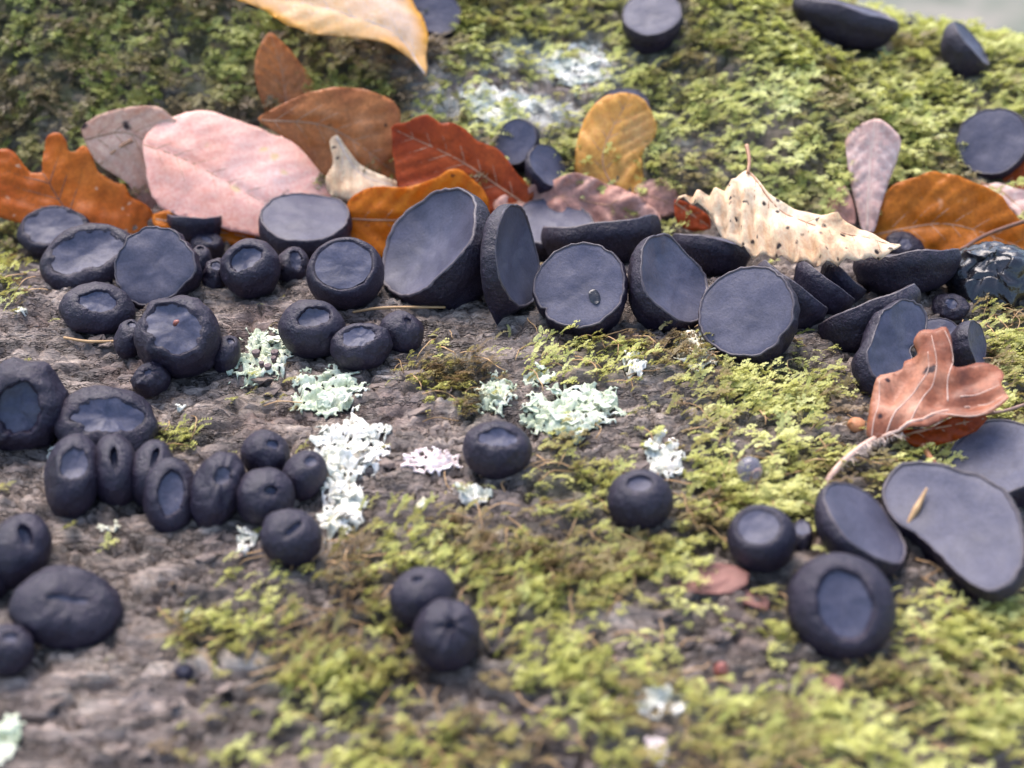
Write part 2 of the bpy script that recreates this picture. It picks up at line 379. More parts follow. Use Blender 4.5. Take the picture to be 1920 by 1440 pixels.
# ------------------------------------------------------------------ fungi
UPZ = np.array([0, 0, 1.0])
GROUP = "black cup fungi growing on the log"
FUNGI = []; FOOT = []
def wobble(P, r, seed, amp):
    q = P / r
    d = np.stack([fbm(q * 1.3 + 7.7 * k + seed * 3.31, 3, 100 + k) for k in range(3)], 1)
    return P + d * amp * r
def polar_of(poly):
    """radius by angle of a star-shaped 2D outline"""
    a = np.arctan2(poly[:, 1], poly[:, 0]); o = np.argsort(a); a = a[o]; r = np.hypot(poly[:, 0], poly[:, 1])[o]
    return lambda t: np.interp((t + math.pi) % (2 * math.pi) - math.pi, np.concatenate([a - 2 * math.pi, a, a + 2 * math.pi]), np.tile(r, 3))
NPH = 72
PHI = np.linspace(0, 2 * math.pi, NPH, endpoint=False)
def cup(label, cx, cy, r1, r2=None, lean=90, tilt=40, L=.8, br=.62, conc=.12, w=.5, amp=.06, rag=.025, outline=None, hole=None, flap=None, dark=False, sink=.15, clear=.10, notch=()):
    seed = len(FUNGI) + 1; rs = np.random.default_rng(seed)
    d = ray(cx, cy); c = unit(-d); n, e1, e2 = lean_normal(c, lean, tilt)
    r2 = r2 or r1
    axis = lambda C, s, Lc: C - n * Lc * s * (1 - w * s) - UPZ * Lc * w * s * s
    t0, t1 = 18.0, 70.0
    ca = np.linspace(0, 2 * math.pi, 16, endpoint=False); ring = np.outer(np.cos(ca) * r1, e1) + np.outer(np.sin(ca) * r2, e2)
    for t in np.arange(18, 70, .05):
        C = CAM + d * t; k = t / FPX; B = axis(C, 1.0, L * r1 * k); Q = C + ring * k
        if B[2] - Hs(B[0], B[1]) + sink < 0 or (Q[:, 2] - H(Q[:, 0], Q[:, 1])).min() < clear * r1 * k: break
    Lc = L * r1 * k; B = axis(C, 1.0, Lc)
    while B[2] - Hs(B[0], B[1]) + sink > 0 and Lc < 3 * r1 * k: Lc *= 1.03; B = axis(C, 1.0, Lc)
    if outline is not None:
        pts = []
        for q in outline:
            rr = ray(*q); tt = ((C - CAM) @ n) / (rr @ n); P = CAM + rr * tt - C; pts.append((P @ e1, P @ e2))
        rf = polar_of(np.array(smooth_closed(pts, 3))); rad = rf(PHI)
    else:
        a, b = r1 * k, r2 * k; rad = a * b / np.sqrt((b * np.cos(PHI)) ** 2 + (a * np.sin(PHI)) ** 2)
    lob = fbm(np.stack([np.cos(PHI) * 1.2 + seed, np.sin(PHI) * 1.2, 0 * PHI], 1), 2, 3) * amp * 1.3
    rad = rad * (1 + lob) * (1 + rag * fbm(np.stack([np.cos(PHI) * 6 + seed, np.sin(PHI) * 6, 0 * PHI], 1), 2, 9))
    for na, nd, nw in notch: rad = rad * (1 - nd * np.exp(-(((PHI - R(na - lean + 90)) + math.pi) % (2 * math.pi) - math.pi) ** 2 / nw ** 2))
    wave = rs.uniform(.5, 1) * amp * .9 * r1 * k * np.sin(2 * PHI + rs.uniform(0, 6)) + amp * .3 * r1 * k * np.sin(5 * PHI + rs.uniform(0, 6))
    dirs = e1[None] * np.cos(PHI)[:, None] + e2[None] * np.sin(PHI)[:, None]
    mr = rad.mean(); rows = []
    for s in np.linspace(1.0, 0, 15):
        f = br + (1 - br) * max(0, 1 - s ** 2.8) ** .6
        rr = rad * f if s < .6 else (rad * (1 - (s - .6) / .8) + mr * (s - .6) / .8) * f
        bul = 1 + .05 * math.sin(math.pi * min(1, s * 2.2)) * (s < .45)
        rows.append(axis(C, s, Lc) + dirs * (rr * bul)[:, None] + n * (wave * (1 - s) ** 2)[:, None])
    V = np.concatenate(rows); Fc = grid_faces(len(rows), NPH)
    V = wobble(V, r1 * k, seed, amp * .5)
    rg = fbm(np.stack([np.cos(PHI) * 9 + seed, np.sin(PHI) * 9, 0 * PHI], 1), 2, 12) * .012
    rimv = np.concatenate([C + dirs * (rad * (f + rg))[:, None] + n * (wave + (z + rg) * r1 * k)[:, None] for f, z in ((1.004, -.014), (.990, .020), (.962, .016), (.945, -.02), (.91, -.12))])
    rimv = wobble(rimv, r1 * k, seed, amp * .5)
    root = empty("cup_fungus", B, label, "fungus", GROUP)
    mesh_obj("cup", V, Fc, M['wet'] if dark else M['cup'], root, B)
    mesh_obj("rim", rimv, grid_faces(5, NPH), M['rim'], root, B)
    rows = []; fr = np.linspace(.965, .03, 15)
    tw = rs.uniform(-.25, .25, 2)
    for f in fr:
        q = f / .965
        z = -conc * (1 - q ** 2.2) * r1 * k - .012 * r1 * k * (q > .98)
        rows.append(C + dirs * (rad * f)[:, None] + n * (wave * q ** 2 + z)[:, None])
    V = np.concatenate(rows + [[C - n * conc * r1 * k]])
    bumps = fbm(V / (r1 * k) * 1.6 + seed, 3, 55) * .022 * r1 * k
    qq = np.concatenate([np.repeat(fr / .965, NPH), [0]]); V = V + n * (bumps * (1 - qq ** 4))[:, None]
    F = grid_faces(len(rows), NPH); last = len(V) - 1; o = (len(rows) - 1) * NPH
    F += [(o + i, o + (i + 1) % NPH, last) for i in range(NPH)]
    V = wobble(V, r1 * k, seed, amp * .5)
    dm = mesh_obj("disc", V, F, M['disc'], root, B)
    if hole:
        hx, hy, hr = hole; rr = ray(hx, hy); tt = ((C - n * conc * .6 * r1 * k - CAM) @ n) / (rr @ n); P = CAM + rr * tt + n * .035
        hv = [P + (e1 * math.cos(a) * .8 + e2 * math.sin(a) * 1.2) * hr * k + n * .02 * math.sin(3 * a) for a in np.linspace(0, 2 * math.pi, 18, endpoint=False)]
        hv2 = [P + (e1 * math.cos(a) * .8 + e2 * math.sin(a) * 1.2) * hr * k * .8 + n * .008 for a in np.linspace(0, 2 * math.pi, 18, endpoint=False)]
        hf = grid_faces(2, 18) + [tuple(range(18, 36))]
        mesh_obj("hole", hv + hv2, hf, M['wet'], dm, B)  # raised black patch: the hole's shade is put into colour, no opening cut
    if flap:
        pts = []
        for q in flap:
            rr = ray(*q); tt = ((C + n * .05 * r1 * k - CAM) @ n) / (rr @ n); pts.append(CAM + rr * tt)
        pts = np.array(pts); ctr = pts.mean(0)
        sp = np.array([p for p in pts]); V = np.concatenate([sp, sp * .96 + ctr * .04 + n * .03, [ctr + n * .045]])
        m_ = len(sp); F = grid_faces(2, m_) + [(m_ + i, m_ + (i + 1) % m_, 2 * m_) for i in range(m_)]
        fo = mesh_obj("fold", V, F, M['disc'], root, B)
        ss = fo.modifiers.new("s", 'SUBSURF'); ss.levels = 2; ss.render_levels = 2
    FOOT.append((*((C + B) / 2)[:2], r1 * k * .95, C[2] + .3 * r1 * k)); FUNGI.append(root); return root, C, n, e1, e2, k

def ball(label, cx, cy, rx, ry, ox=None, oy=None, ou=.4, ov=None, orot=0, rec=.10, conc=.05, amp=.07, rot=0, sink=.06, wr=.0, mat='cup', lowest=.85, disc=True, ow=.12):
    """swollen young fungus: pixel centre and half sizes, opening centre, opening radii as a share of the radius"""
    seed = len(FUNGI) + 1; rs = np.random.default_rng(seed)
    d = ray(cx, cy); c = unit(-d)
    if ox is None: ox, oy = cx, cy - .6 * ry
    vx, vy = ox - cx, cy - oy; m_ = (rx + ry) / 2
    st = min(.97, math.hypot(vx, vy) / m_); tilt = math.degrees(math.asin(st)); lean = math.degrees(math.atan2(vy, vx)) if st > .02 else 90
    n, e1, e2 = lean_normal(c, lean, tilt)
    ov = ov or ou
    # semi axes in image: rx along 'rot', ry across
    Ln = R(lean - rot); size = lambda a: math.sqrt((rx * math.cos(a)) ** 2 + (ry * math.sin(a)) ** 2)
    sl_, sp_ = size(Ln), size(Ln + math.pi / 2)      # half size along the lean and across it
    ct = math.cos(R(tilt)); ra = sp_; rb = min(max(sl_, .8 * sp_), 1.6 * sp_)
    hh = (sl_ ** 2 - (rb * ct) ** 2) / max(st ** 2, .04); hh = math.sqrt(max(hh, 0)); hh = min(max(hh, .62 * m_), 1.15 * m_)
    ts = np.arange(17, 70, .05); t = 40
    for t in ts:
        C = CAM + d * t; k = t / FPX; B = C - UPZ * lowest * min(hh, ra) * k
        if B[2] - Hs(B[0], B[1]) + sink < 0: break
    ou_, ov_, oa = ou, ov, R(orot - lean + 90)
    rho = ou_ * ov_ / np.sqrt((ov_ * np.cos(PHI - oa)) ** 2 + (ou_ * np.sin(PHI - oa)) ** 2)
    rho = np.clip(rho * (1 + ow * fbm(np.stack([np.cos(PHI) * 2.2 + seed, np.sin(PHI) * 2.2, 0 * PHI], 1), 3, 5)), .04, .97)
    dirs = e1[None] * (np.cos(PHI) * ra * k)[:, None] + e2[None] * (np.sin(PHI) * rb * k)[:, None]
    ao = np.arccos(rho); rows = []; hk = hh * k
    pole = n * hk
    for q in np.linspace(0, 1, 22):
        al = -1.25 + (ao + 1.25) * q
        rad = np.sign(np.cos(al)) * np.abs(np.cos(al)) ** .85
        if q == 1: rad = rho
        rows.append(C + dirs * rad[:, None] + pole * np.sin(al)[:, None])
    zo = np.sin(ao)
    for f, dz in ((.95, -.012), (.90, -.05), (.87, -.5 * rec - .03), (.85, -rec - .06)):
        rows.append(C + dirs * (rho * f)[:, None] + pole * (zo + dz)[:, None])
    V = np.concatenate(rows)
    V = wobble(V, m_ * k, seed, amp)
    if wr:
        q = (V - C) @ n / hk; V = V + unit(n) * (np.sin(np.tile(PHI, len(rows)) * 7 + 3 * fbm(V * 1.5, 2, 8)) * wr * m_ * k * sst(.1, .8, q))[:, None]
    root = empty("cup_fungus", B, label, "fungus", GROUP)
    mesh_obj("cup", V, grid_faces(len(rows), NPH), M[mat], root, B)
    rows = []; fr = np.linspace(.90, .04, 9)
    ft = np.fft.rfft(zo); ft[3:] = 0; zo = np.fft.irfft(ft, NPH)
    for f in fr:
        g = (f / .9) ** 1.5
        rows.append(C + dirs * (rho * f)[:, None] + pole * ((zo * g + zo.min() * (1 - g)) - rec - conc * (1 - g))[:, None])
    V = np.concatenate(rows + [[C + pole * (zo.min() - rec - conc)]])
    V = V + n * (fbm(V / (m_ * k) * 2.5, 3, 66) * .025 * m_ * k)[:, None]; V = wobble(V, m_ * k, seed, amp)
    F = grid_faces(len(rows), NPH); last = len(V) - 1; o = (len(rows) - 1) * NPH
    F += [(o + i, o + (i + 1) % NPH, last) for i in range(NPH)]
    mesh_obj("disc", V, F, M['disc'] if disc else M[mat], root, B)
    FOOT.append((C[0], C[1], m_ * k * .95, C[2])); FUNGI.append(root); return root, C, n, e1, e2, k

# --- row on the left, from the pale moss to the big cup
ball("tiny warty black knob above the leftmost cup of the row under the oak leaf", 52, 395, 22, 24, 52, 375, .3, amp=.12)
ball("squat black fungus with wide wrinkled mouth at the oak leaf end of the row", 103, 436, 67, 48, 97, 404, .86, .80, 0, rec=.03, conc=.0, amp=.05, ow=.05)
ball("slanting oval black fungus with a lengthwise groove, second in the row below oak leaf", 168, 486, 90, 50, 155, 452, .82, .62, 24, rec=.04, conc=.06, rot=24, amp=.05)
cup("large ragged-edged disc fungus between the grooved oval one and small lumps", 288, 497, 76, 74, lean=140, tilt=22, L=1.15, conc=.05, amp=.10, rag=.06, br=.6)
ball("swollen black shoulder lump bulging behind the large ragged-edged disc", 372, 506, 24, 58, 376, 470, .25, amp=.08, disc=False)
ball("rough warty black lump just below the edge of the pink leaf", 388, 462, 32, 25, 388, 445, .35, amp=.16)
cup("dark cup mostly hidden under the lower edge of the pink beech leaf", 365, 402, 48, lean=92, tilt=80, L=.8, amp=.04)
ball("small warty black knob wedged left of the dark-mouthed oval fungus", 403, 517, 25, 32, 405, 498, .4, amp=.14)
ball("oval dark-mouthed black fungus wedged between two small knobs", 470, 505, 56, 55, 459, 480, .66, .44, 30, rec=.10, amp=.06)
ball("small black knob with bright blue-grey mouth right of the dark-mouthed oval", 547, 500, 28, 40, 556, 486, .42, .6, 0, amp=.10)
cup("flat oval grey disc touching the lower tip of the pink leaf", 573, 406, 83, lean=93, tilt=57, L=.62, conc=.02, amp=.04, br=.55, clear=.62)
ball("round black fungus with clean grey oval disc left of the big open cup", 648, 514, 73, 68, 641, 486, .80, .76, 0, rec=.02, conc=.0, amp=.03, ow=.03)
cup("big deep open cup standing on edge before the orange leaf", 803, 452, 118, lean=142, tilt=56, L=1.12, conc=.26, amp=.05, br=.60, w=.3)
ball("squat black fungus with puckered blue mouth by the thin straw under the row", 183, 580, 66, 50, 184, 552, .58, .46, 0, rec=.10, amp=.06)
r_, C_, n_, e1_, e2_, k_ = ball("chunky black fungus with four-cornered grey disc and a brown speck in it", 335, 632, 78, 78, 325, 604, .74, .64, -40, rec=.05, conc=.03, amp=.09)
sp = ray(330, 604); P_ = C_ + n_ * 70 * k_; tt = ((P_ - CAM) @ n_) / (sp @ n_); P_ = CAM + sp * tt
mesh_obj("speck", *tube([P_ - e1_ * .05 - n_ * .12, P_, P_ + e1_ * .07 + n_ * .02], [.05, .06, .03]), M['red'], r_, r_.location[:] and np.array(r_.location) / S)
ball("small black lump pressed against the left side of the four-cornered disc fungus", 243, 637, 27, 38, 248, 610, .3, amp=.08)
ball("small warty black knob at the foot of the four-cornered disc fungus", 283, 712, 36, 32, 276, 695, .25, amp=.12, wr=.03)
ball("half hidden black lump between four-cornered disc fungus and mint lichen", 424, 664, 24, 38, 432, 640, .3, amp=.08)
ball("round black fungus with slanted narrow mouth above the mint lichen", 586, 617, 63, 55, 590, 588, .58, .38, 18, rec=.10, amp=.05)
ball("black fungus with collapsed shiny blue top between two round ones", 678, 650, 57, 44, 672, 622, .62, .5, 10, rec=.06, conc=.06, amp=.10)
ball("smooth egg-shaped black fungus below the big open cup", 753, 623, 43, 38, 765, 600, .18, amp=.06, rot=-35, disc=False)
# --- row in the middle
cup("narrow tall cup turned nearly edge on, right of the big open cup", 972, 480, 96, lean=8, tilt=66, L=.34, conc=.12, amp=.05, br=.6, w=.9)
cup("flat bluish disc behind the narrow tall cup", 1038, 416, 76, lean=88, tilt=56, L=.5, conc=.02, amp=.06)
cup("wide shallow cup seen from outside, lying behind the round disc with a hole", 1128, 420, 108, 92, lean=94, tilt=93, L=.75, amp=.06, br=.55)
cup("round grey disc with a small dark hole facing outward above the moss", 1087, 533, 87, 87, lean=112, tilt=24, L=1.12, conc=.05, amp=.03, hole=(1115, 557, 13), notch=[(218, .10, .07), (262, .04, .06), (55, .04, .08)])
cup("tall cup turned sideways between the disc with a hole and the largest smooth disc", 1266, 522, 90, lean=32, tilt=53, L=.9, conc=.16, amp=.06, br=.55, notch=[(-10, .08, .10), (5, .05, .06)])
cup("largest smooth round grey disc with no hole, beside the stacked thin rims", 1399, 583, 92, 90, lean=125, tilt=25, L=1.15, conc=.03, amp=.03, notch=[(-38, .07, .08), (50, .03, .06)])
cup("dark cup in shade under the left end of the cream spotted leaf", 1335, 448, 72, lean=80, tilt=88, L=1.0, amp=.05)
cup("thin-rimmed cup pressed against the back of the largest smooth disc", 1492, 535, 76, 70, lean=50, tilt=92, L=.8, amp=.04, br=.6)
cup("thin-rimmed cup, middle of the three stacked rims under the cream leaf", 1552, 525, 62, 58, lean=50, tilt=92, L=.8, amp=.04, br=.6)
cup("thin-rimmed cup, outermost of the three stacked rims under the cream leaf", 1588, 515, 46, 46, lean=48, tilt=92, L=.8, amp=.05, br=.6)
cup("broad black cup seen from the side below the orange spotted leaf", 1697, 476, 92, 70, lean=92, tilt=90, L=.85, amp=.06, br=.6)
ball("thin black lobe lying on top of the broad side-on cup", 1695, 462, 40, 14, 1700, 452, .4, amp=.12)
cup("slanting black cup with long straight rim left of the lobed blue disc", 1622, 572, 95, 60, lean=114, tilt=91, L=.95, amp=.05, br=.5)
cup("lobed pale blue disc above the curled brown leaf", 1684, 645, 88, lean=20, tilt=50, L=.8, conc=.05, amp=.08, rag=.06, br=.5, outline=[(1640,720),(1624,690),(1626,655),(1650,615),(1655,580),(1690,560),(1722,566),(1736,590),(1732,630),(1715,650),(1712,690),(1690,715),(1665,740)])
cup("small purple grey disc between lobed blue disc and upright black edge", 1768, 632, 50, 44, lean=70, tilt=35, L=.7, conc=.04, amp=.08, rag=.05)
cup("black cup turned edge on behind the tip of the curled brown leaf", 1832, 645, 46, 46, lean=8, tilt=72, L=.6, amp=.05, br=.6)
ball("collapsed wet black fungus mass with wrinkled glossy top beside the side-on cup", 1855, 520, 85, 55, 1850, 490, .5, .4, 0, amp=.24, wr=.05, mat='wet', disc=False)
ball("small dark lump between the collapsed wet mass and small purple disc", 1782, 575, 34, 24, 1785, 562, .4, amp=.14)
# --- right front group
cup("pale grey disc behind the big heart-shaped one, under the curled leaf", 1872, 858, 94, lean=108, tilt=42, L=.75, conc=.04, amp=.06, rag=.03)
r_, C_, n_, e1_, e2_, k_ = cup("big heart-shaped blue grey disc with a straw fragment on it", 1790, 990, 130, lean=112, tilt=32, L=.78, conc=.06, amp=.03, rag=.03, br=.45,
    outline=[(1655,925),(1662,895),(1690,872),(1730,868),(1775,874),(1800,884),(1840,890),(1880,915),(1905,950),(1918,1000),(1920,1040),(1907,1085),(1882,1105),(1855,1112),(1825,1100),(1790,1070),(1755,1035),(1722,1003),(1690,985),(1665,960)])
HEART = (C_, n_, k_)
cup("tilted cup with sharp diagonal disc edge touching the heart-shaped disc", 1624, 980, 97, lean=42, tilt=63, L=.85, conc=.03, amp=.04, br=.5)
ball("round black fungus with neat round grey disc left of the tilted cup", 1428, 1010, 64, 63, 1421, 981, .66, .60, 0, rec=.04, conc=.0, amp=.03, ow=.02)
ball("small grey-topped fungus squeezed between round one and tilted cup", 1502, 1008, 22, 34, 1504, 988, .7, .6, 0, rec=.04, amp=.05)
ball("large doughnut-like fungus with thick rolled rim and deep oval blue disc", 1577, 1137, 95, 106, 1588, 1128, .70, .54, 100, rec=.12, conc=.04, amp=.025, ow=.05, rot=0)
# --- single ones in the middle
ball("lone wrinkled black ball with pitted top beside mint lichen on bare bark", 932, 843, 65, 54, 935, 815, .60, .36, 0, rec=.04, conc=-.02, amp=.06, wr=.015)
ball("lone smooth black ball with small half-moon mouth beside white lichen", 1200, 937, 63, 56, 1199, 902, .40, .32, 0, rec=.09, amp=.03, ow=.04)
ball("upper ball of a touching black pair in moss, with tiny dimple", 793, 1118, 65, 54, 782, 1084, .17, .14, 0, rec=.12, amp=.04)
ball("lower ball of a touching black pair in moss, puckered at the centre", 838, 1190, 64, 68, 842, 1176, .16, .12, 0, rec=.14, amp=.08, wr=.03)
# --- left cluster
ball("large crumpled black fungus with deep blue hollow at the log's bark edge", 42, 760, 80, 92, 32, 772, .52, .62, 0, rec=.25, amp=.12)
ball("broad black fungus with angular grey top at the upper end of the caterpillar-like row", 200, 795, 95, 58, 205, 765, .72, .5, 0, rec=.03, conc=.0, amp=.08)
ball("first tall segment of the caterpillar-like row, with square smooth face", 137, 895, 50, 88, 140, 870, .5, .4, 0, rec=.03, amp=.05)
ball("tall segment of the caterpillar-like row with a keyhole slit", 217, 886, 44, 80, 214, 860, .34, .15, 92, rec=.22, amp=.04)
ball("narrow segment of the caterpillar-like row with a slanted dark slit", 285, 888, 42, 64, 290, 858, .36, .15, 68, rec=.20, amp=.04)
ball("segment of the caterpillar-like row with large oval hollow", 320, 930, 50, 74, 320, 922, .62, .50, 66, rec=.14, amp=.04)
ball("plump segment of the caterpillar-like row with crater-pitted face", 408, 920, 46, 78, 415, 895, .30, .24, 0, rec=.06, amp=.09, wr=.02)
ball("small round fungus on top of the dimpled segment of the caterpillar-like row", 498, 852, 50, 40, 512, 832, .26, .2, 0, rec=.08, amp=.06)
ball("dimpled end segment of the caterpillar-like row", 497, 932, 50, 60, 508, 920, .22, .18, 0, rec=.18, amp=.06)
ball("smooth black lobe between the caterpillar-like row and the white lichen", 570, 892, 36, 52, 582, 868, .3, .25, 0, rec=.05, amp=.06)
ball("split black ball with shiny crease below the caterpillar-like row", 545, 1008, 60, 52, 552, 990, .40, .12, 45, rec=.12, amp=.06)
# --- lower left
ball("blurred black fungus with teardrop hollow above the long pitted lump", 35, 1032, 52, 76, 46, 1008, .40, .20, 115, rec=.22, amp=.05)
ball("black fungus half out of view behind the teardrop-hollow one", -12, 1060, 40, 70, -12, 1030, .3, .2, 0, amp=.06)
ball("long pitted black lump lying on bare bark below the teardrop-hollow fungus", 124, 1140, 100, 62, 130, 1112, .42, .10, -8, rec=.07, amp=.10, rot=-8)
ball("dark blurred fungus below the long pitted lump", 12, 1218, 52, 46, 20, 1195, .3, .24, 0, amp=.08)
ball("tiny shiny black bead on bare bark among the moss strands", 345, 1258, 18, 14, 345, 1252, .3, amp=.08)
# --- far ones on the mossy slope
cup("blurred blue disc behind the tip of the yellow leaf", 818, 22, 48, lean=70, tilt=35, L=.8, conc=.04, amp=.04)
cup("blurred round fungus with pale blue disc alone on the mossy slope", 1222, 24, 56, lean=95, tilt=45, L=1.15, conc=.02, amp=.03, br=.55)
cup("broad dark cup seen from its side at the top of the mossy slope", 1590, 14, 96, 70, lean=72, tilt=86, L=.75, amp=.05, br=.4)
ball("tiny black knob between two dark cups on the mossy crest", 1705, 46, 17, 17, 1706, 36, .3, amp=.08)
cup("dark funnel-shaped cup tilted away on the mossy crest", 1822, 80, 52, lean=38, tilt=80, L=1.35, amp=.04, br=.4)
cup("smooth round blue grey disc above the orange spotted leaf on the slope", 1860, 264, 63, 66, lean=105, tilt=22, L=.8, conc=.02, amp=.04)
cup("dark cup edge peeping out behind the smooth disc on the slope", 1926, 225, 40, lean=120, tilt=60, L=.8, amp=.05)
cup("blurred grey disc behind the dark red leaf on pale bark", 966, 266, 45, 42, lean=150, tilt=32, L=.8, conc=.06, amp=.04)
cup("blurred slanting disc between dark red leaf and golden leaf", 1030, 312, 46, lean=40, tilt=52, L=.7, conc=.04, amp=.05)
cup("dark thin rim arching behind the top of the golden leaf", 1165, 205, 52, 46, lean=95, tilt=30, L=.6, conc=.06, amp=.04)

# ------------------------------------------------------------------ leaves
LEAFS = []; LG = "fallen autumn leaves on the log"
def leaf(name, label, poly, anchor, lean, tilt, mid, mat, veins=6, sp=None, rip=.06, bend=.0, bend2=.0, wav=.08, lift=.0, vmat='vein_mid', vr=.018, slope=1.0, stalk=None, sub=3, rag=.02, mr=.035, edge=0.0, vlines=None):
    P0 = hit(*anchor, lift=lift); c = unit(CAM - P0); n, e1, e2 = lean_normal(c, lean, tilt)
    def up(q):
        rr = ray(*q); t = ((P0 - CAM) @ n) / (rr @ n); P = CAM + rr * t - P0; return np.array([P @ e1, P @ e2])
    pl = smooth_closed([up(q) for q in poly], sub)
    nn = fbm(np.stack([pl[:, 0] * 2.5, pl[:, 1] * 2.5, np.zeros(len(pl))], 1), 3, 17); ctr = pl.mean(0)
    pl = pl + (pl - ctr) * (nn * rag)[:, None]
    ml = smooth_line([up(q) for q in mid], 24)
    b0, b1 = ml[0], ml[-1]; ax = unit(b1 - b0); ay = np.array([-ax[1], ax[0]]); LL = np.linalg.norm(b1 - b0)
    sp = sp or LL / (veins + 1.5)
    bow = lambda s: np.interp(s, (ml - b0) @ ax, (ml - b0) @ ay)
    Wd = np.abs((pl - b0) @ ay).max() + 1e-6
    sd = len(label)
    vl = [smooth_line([up(q) for q in l], 26) for l in vlines] if vlines else []; va = np.concatenate(vl) if vl else None
    def hgt(q):
        q = np.atleast_2d(q); s = (q - b0) @ ax; d = (q - b0) @ ay - bow(s); ad = np.abs(d)
        ph = (s - slope * ad) / sp
        h = rip * np.cos(2 * math.pi * ph) * sst(0, .35 * Wd, ad) + bend * (d / Wd) ** 2 + bend2 * (s / LL - .5) ** 2 * 4
        h = h - .06 * np.exp(-(ad / .12) ** 2)
        if va is not None: h = h - .20 * sst(0, .42, np.sqrt(((q[:, None] - va[None]) ** 2).sum(2)).min(1))
        return h + wav * fbm(np.stack([q[:, 0] * .7 + sd, q[:, 1] * .7, 0 * s], 1), 3, 31) + edge * sst(.55, 1.1, ad / Wd) * perlin(np.stack([s * 1.6, d * .5, 0 * s + sd], 1), 4)
    lo, hi = pl.min(0), pl.max(0); step = max(.11, (hi - lo).max() / 42)
    gx, gy = np.meshgrid(np.arange(lo[0], hi[0], step), np.arange(lo[1], hi[1], step)); g = np.stack([gx.ravel(), gy.ravel()], 1)
    g = g + RNG.uniform(-.2, .2, g.shape) * step
    ins = [p for p in g if in_poly(p, pl) and np.min(np.hypot(*(pl - p).T)) > step * .45]
    pts = [Vector(p) for p in pl] + [Vector(p) for p in ins]; k = len(pl)
    vv, _, ff, _, _, _ = delaunay_2d_cdt(pts, [(i, (i + 1) % k) for i in range(k)], [], 1, 1e-5)
    q = np.array([(v.x, v.y) for v in vv]); hz = hgt(q)
    to3 = lambda q, h: P0 + np.outer(q[:, 0], e1) + np.outer(q[:, 1], e2) + np.outer(h, n)
    V = to3(q, hz)
    root = empty(name, P0, label, "leaf", LG); LEAFS.append((P0, n, e1, e2, pl))
    bl = mesh_obj("blade", V, [tuple(f) for f in ff], mat, root, P0)
    ed = np.sqrt(((q[:, None] - pl[None]) ** 2).sum(2)).min(1); bl.data.attributes.new("rim", 'FLOAT', 'POINT').data.foreach_set("value", np.exp(-(ed / .35) ** 2).astype(np.float32))
    so_ = bl.modifiers.new("thick", 'SOLIDIFY'); so_.thickness = .03 * S; so_.offset = 0
    # midrib
    keep = np.array([p for p in ml if in_poly(p, pl)])
    if len(keep) > 3:
        v, f = tube(to3(keep, hgt(keep) + .012), np.linspace(mr, mr * .4, len(keep)), 6); mesh_obj("midrib", v, f, M[vmat], root, P0)
    for l in vl:
        v, f = tube(to3(l, hgt(l) + .006), np.linspace(vr, vr * .5, len(l)), 5); mesh_obj("vein", v, f, M[vmat], root, P0)
    if vmat and veins:
        s0 = sp * .6
        while s0 < LL * .93:
            for sg in (-1, 1):
                line = []
                for d in np.linspace(0, Wd * 1.4, 40):
                    s = s0 + slope * d
                    p = b0 + ax * s + ay * (sg * d + float(bow(s)))
                    if not in_poly(p, pl): break
                    line.append(p)
                if len(line) > 5:
                    line = np.array(line[:-1]); v, f = tube(to3(line, hgt(line) + .006), np.linspace(vr, vr * .45, len(line)), 5)
                    mesh_obj("vein", v, f, M[vmat], root, P0)
            s0 += sp
    if stalk:
        q3 = []
        for i, (sx, sy, dd) in enumerate(stalk):
            rr = ray(sx, sy)
            if dd is None: t = ((P0 - CAM) @ n) / (rr @ n); q3.append(CAM + rr * t)
            else: q3.append(hit(sx, sy, dd))
        v, f = tube(smooth_line(np.array(q3), 16), np.linspace(mr * 1.3, mr * 1.7, 16), 7); mesh_obj("stalk", v, f, M[vmat or 'twig'], root, P0)
    return root, P0, n

lm = mat_leaf
m_oak = lm("leaf_oak_orange", (.42, .085, .006), (.54, .14, .010), (.62, .21, .03), spot=(.62, .40, .24), spot_scale=190, spot_r=.13, trans=.5)
m_pale = lm("leaf_peach", (.62, .36, .25), (.70, .46, .34), (.76, .54, .42), spot=(.06, .03, .03), spot_scale=105, spot_r=.14, trans=.4)
m_pink = lm("leaf_pink", (.76, .36, .25), (.84, .48, .38), (.86, .58, .50), spot=(.72, .52, .30), spot_scale=120, spot_r=.18, trans=.35, rough=.33)
m_yel = lm("leaf_yellow", (.88, .60, .26), (.90, .66, .44), (.90, .72, .58), trans=.45, tcol=(.85, .50, .08), rim=(.85, .42, .04))
m_brn = lm("leaf_brown", (.36, .11, .035), (.50, .19, .06), (.58, .30, .15), spot=(.10, .04, .02), spot_scale=120, spot_r=.1, trans=.4)
m_red = lm("leaf_dark_red", (.32, .042, .005), (.42, .072, .009), (.50, .11, .02), trans=.45)
m_ora = lm("leaf_orange", (.58, .15, .006), (.70, .23, .010), (.76, .30, .02), spot=(.24, .08, .02), spot_scale=220, spot_r=.1, trans=.55)
m_gold = lm("leaf_golden", (.62, .28, .05), (.72, .38, .09), (.78, .48, .2), trans=.45)
m_crm = lm("leaf_cream", (.60, .36, .18), (.76, .55, .35), (.82, .66, .47), spot=(.04, .025, .02), spot_scale=270, spot_r=.19, trans=.3)
m_rib = lm("leaf_ribbed", (.60, .36, .28), (.70, .48, .41), (.76, .58, .52), trans=.35)
m_ob = lm("leaf_orange_brown", (.42, .11, .008), (.54, .17, .012), (.62, .24, .03), pale=(.70, .50, .34), trans=.45)
m_curl = lm("leaf_curled_brown", (.12, .038, .024), (.30, .10, .05), (.48, .24, .15), spot=(.04, .02, .02), spot_scale=150, spot_r=.15, trans=.25, scale=95)
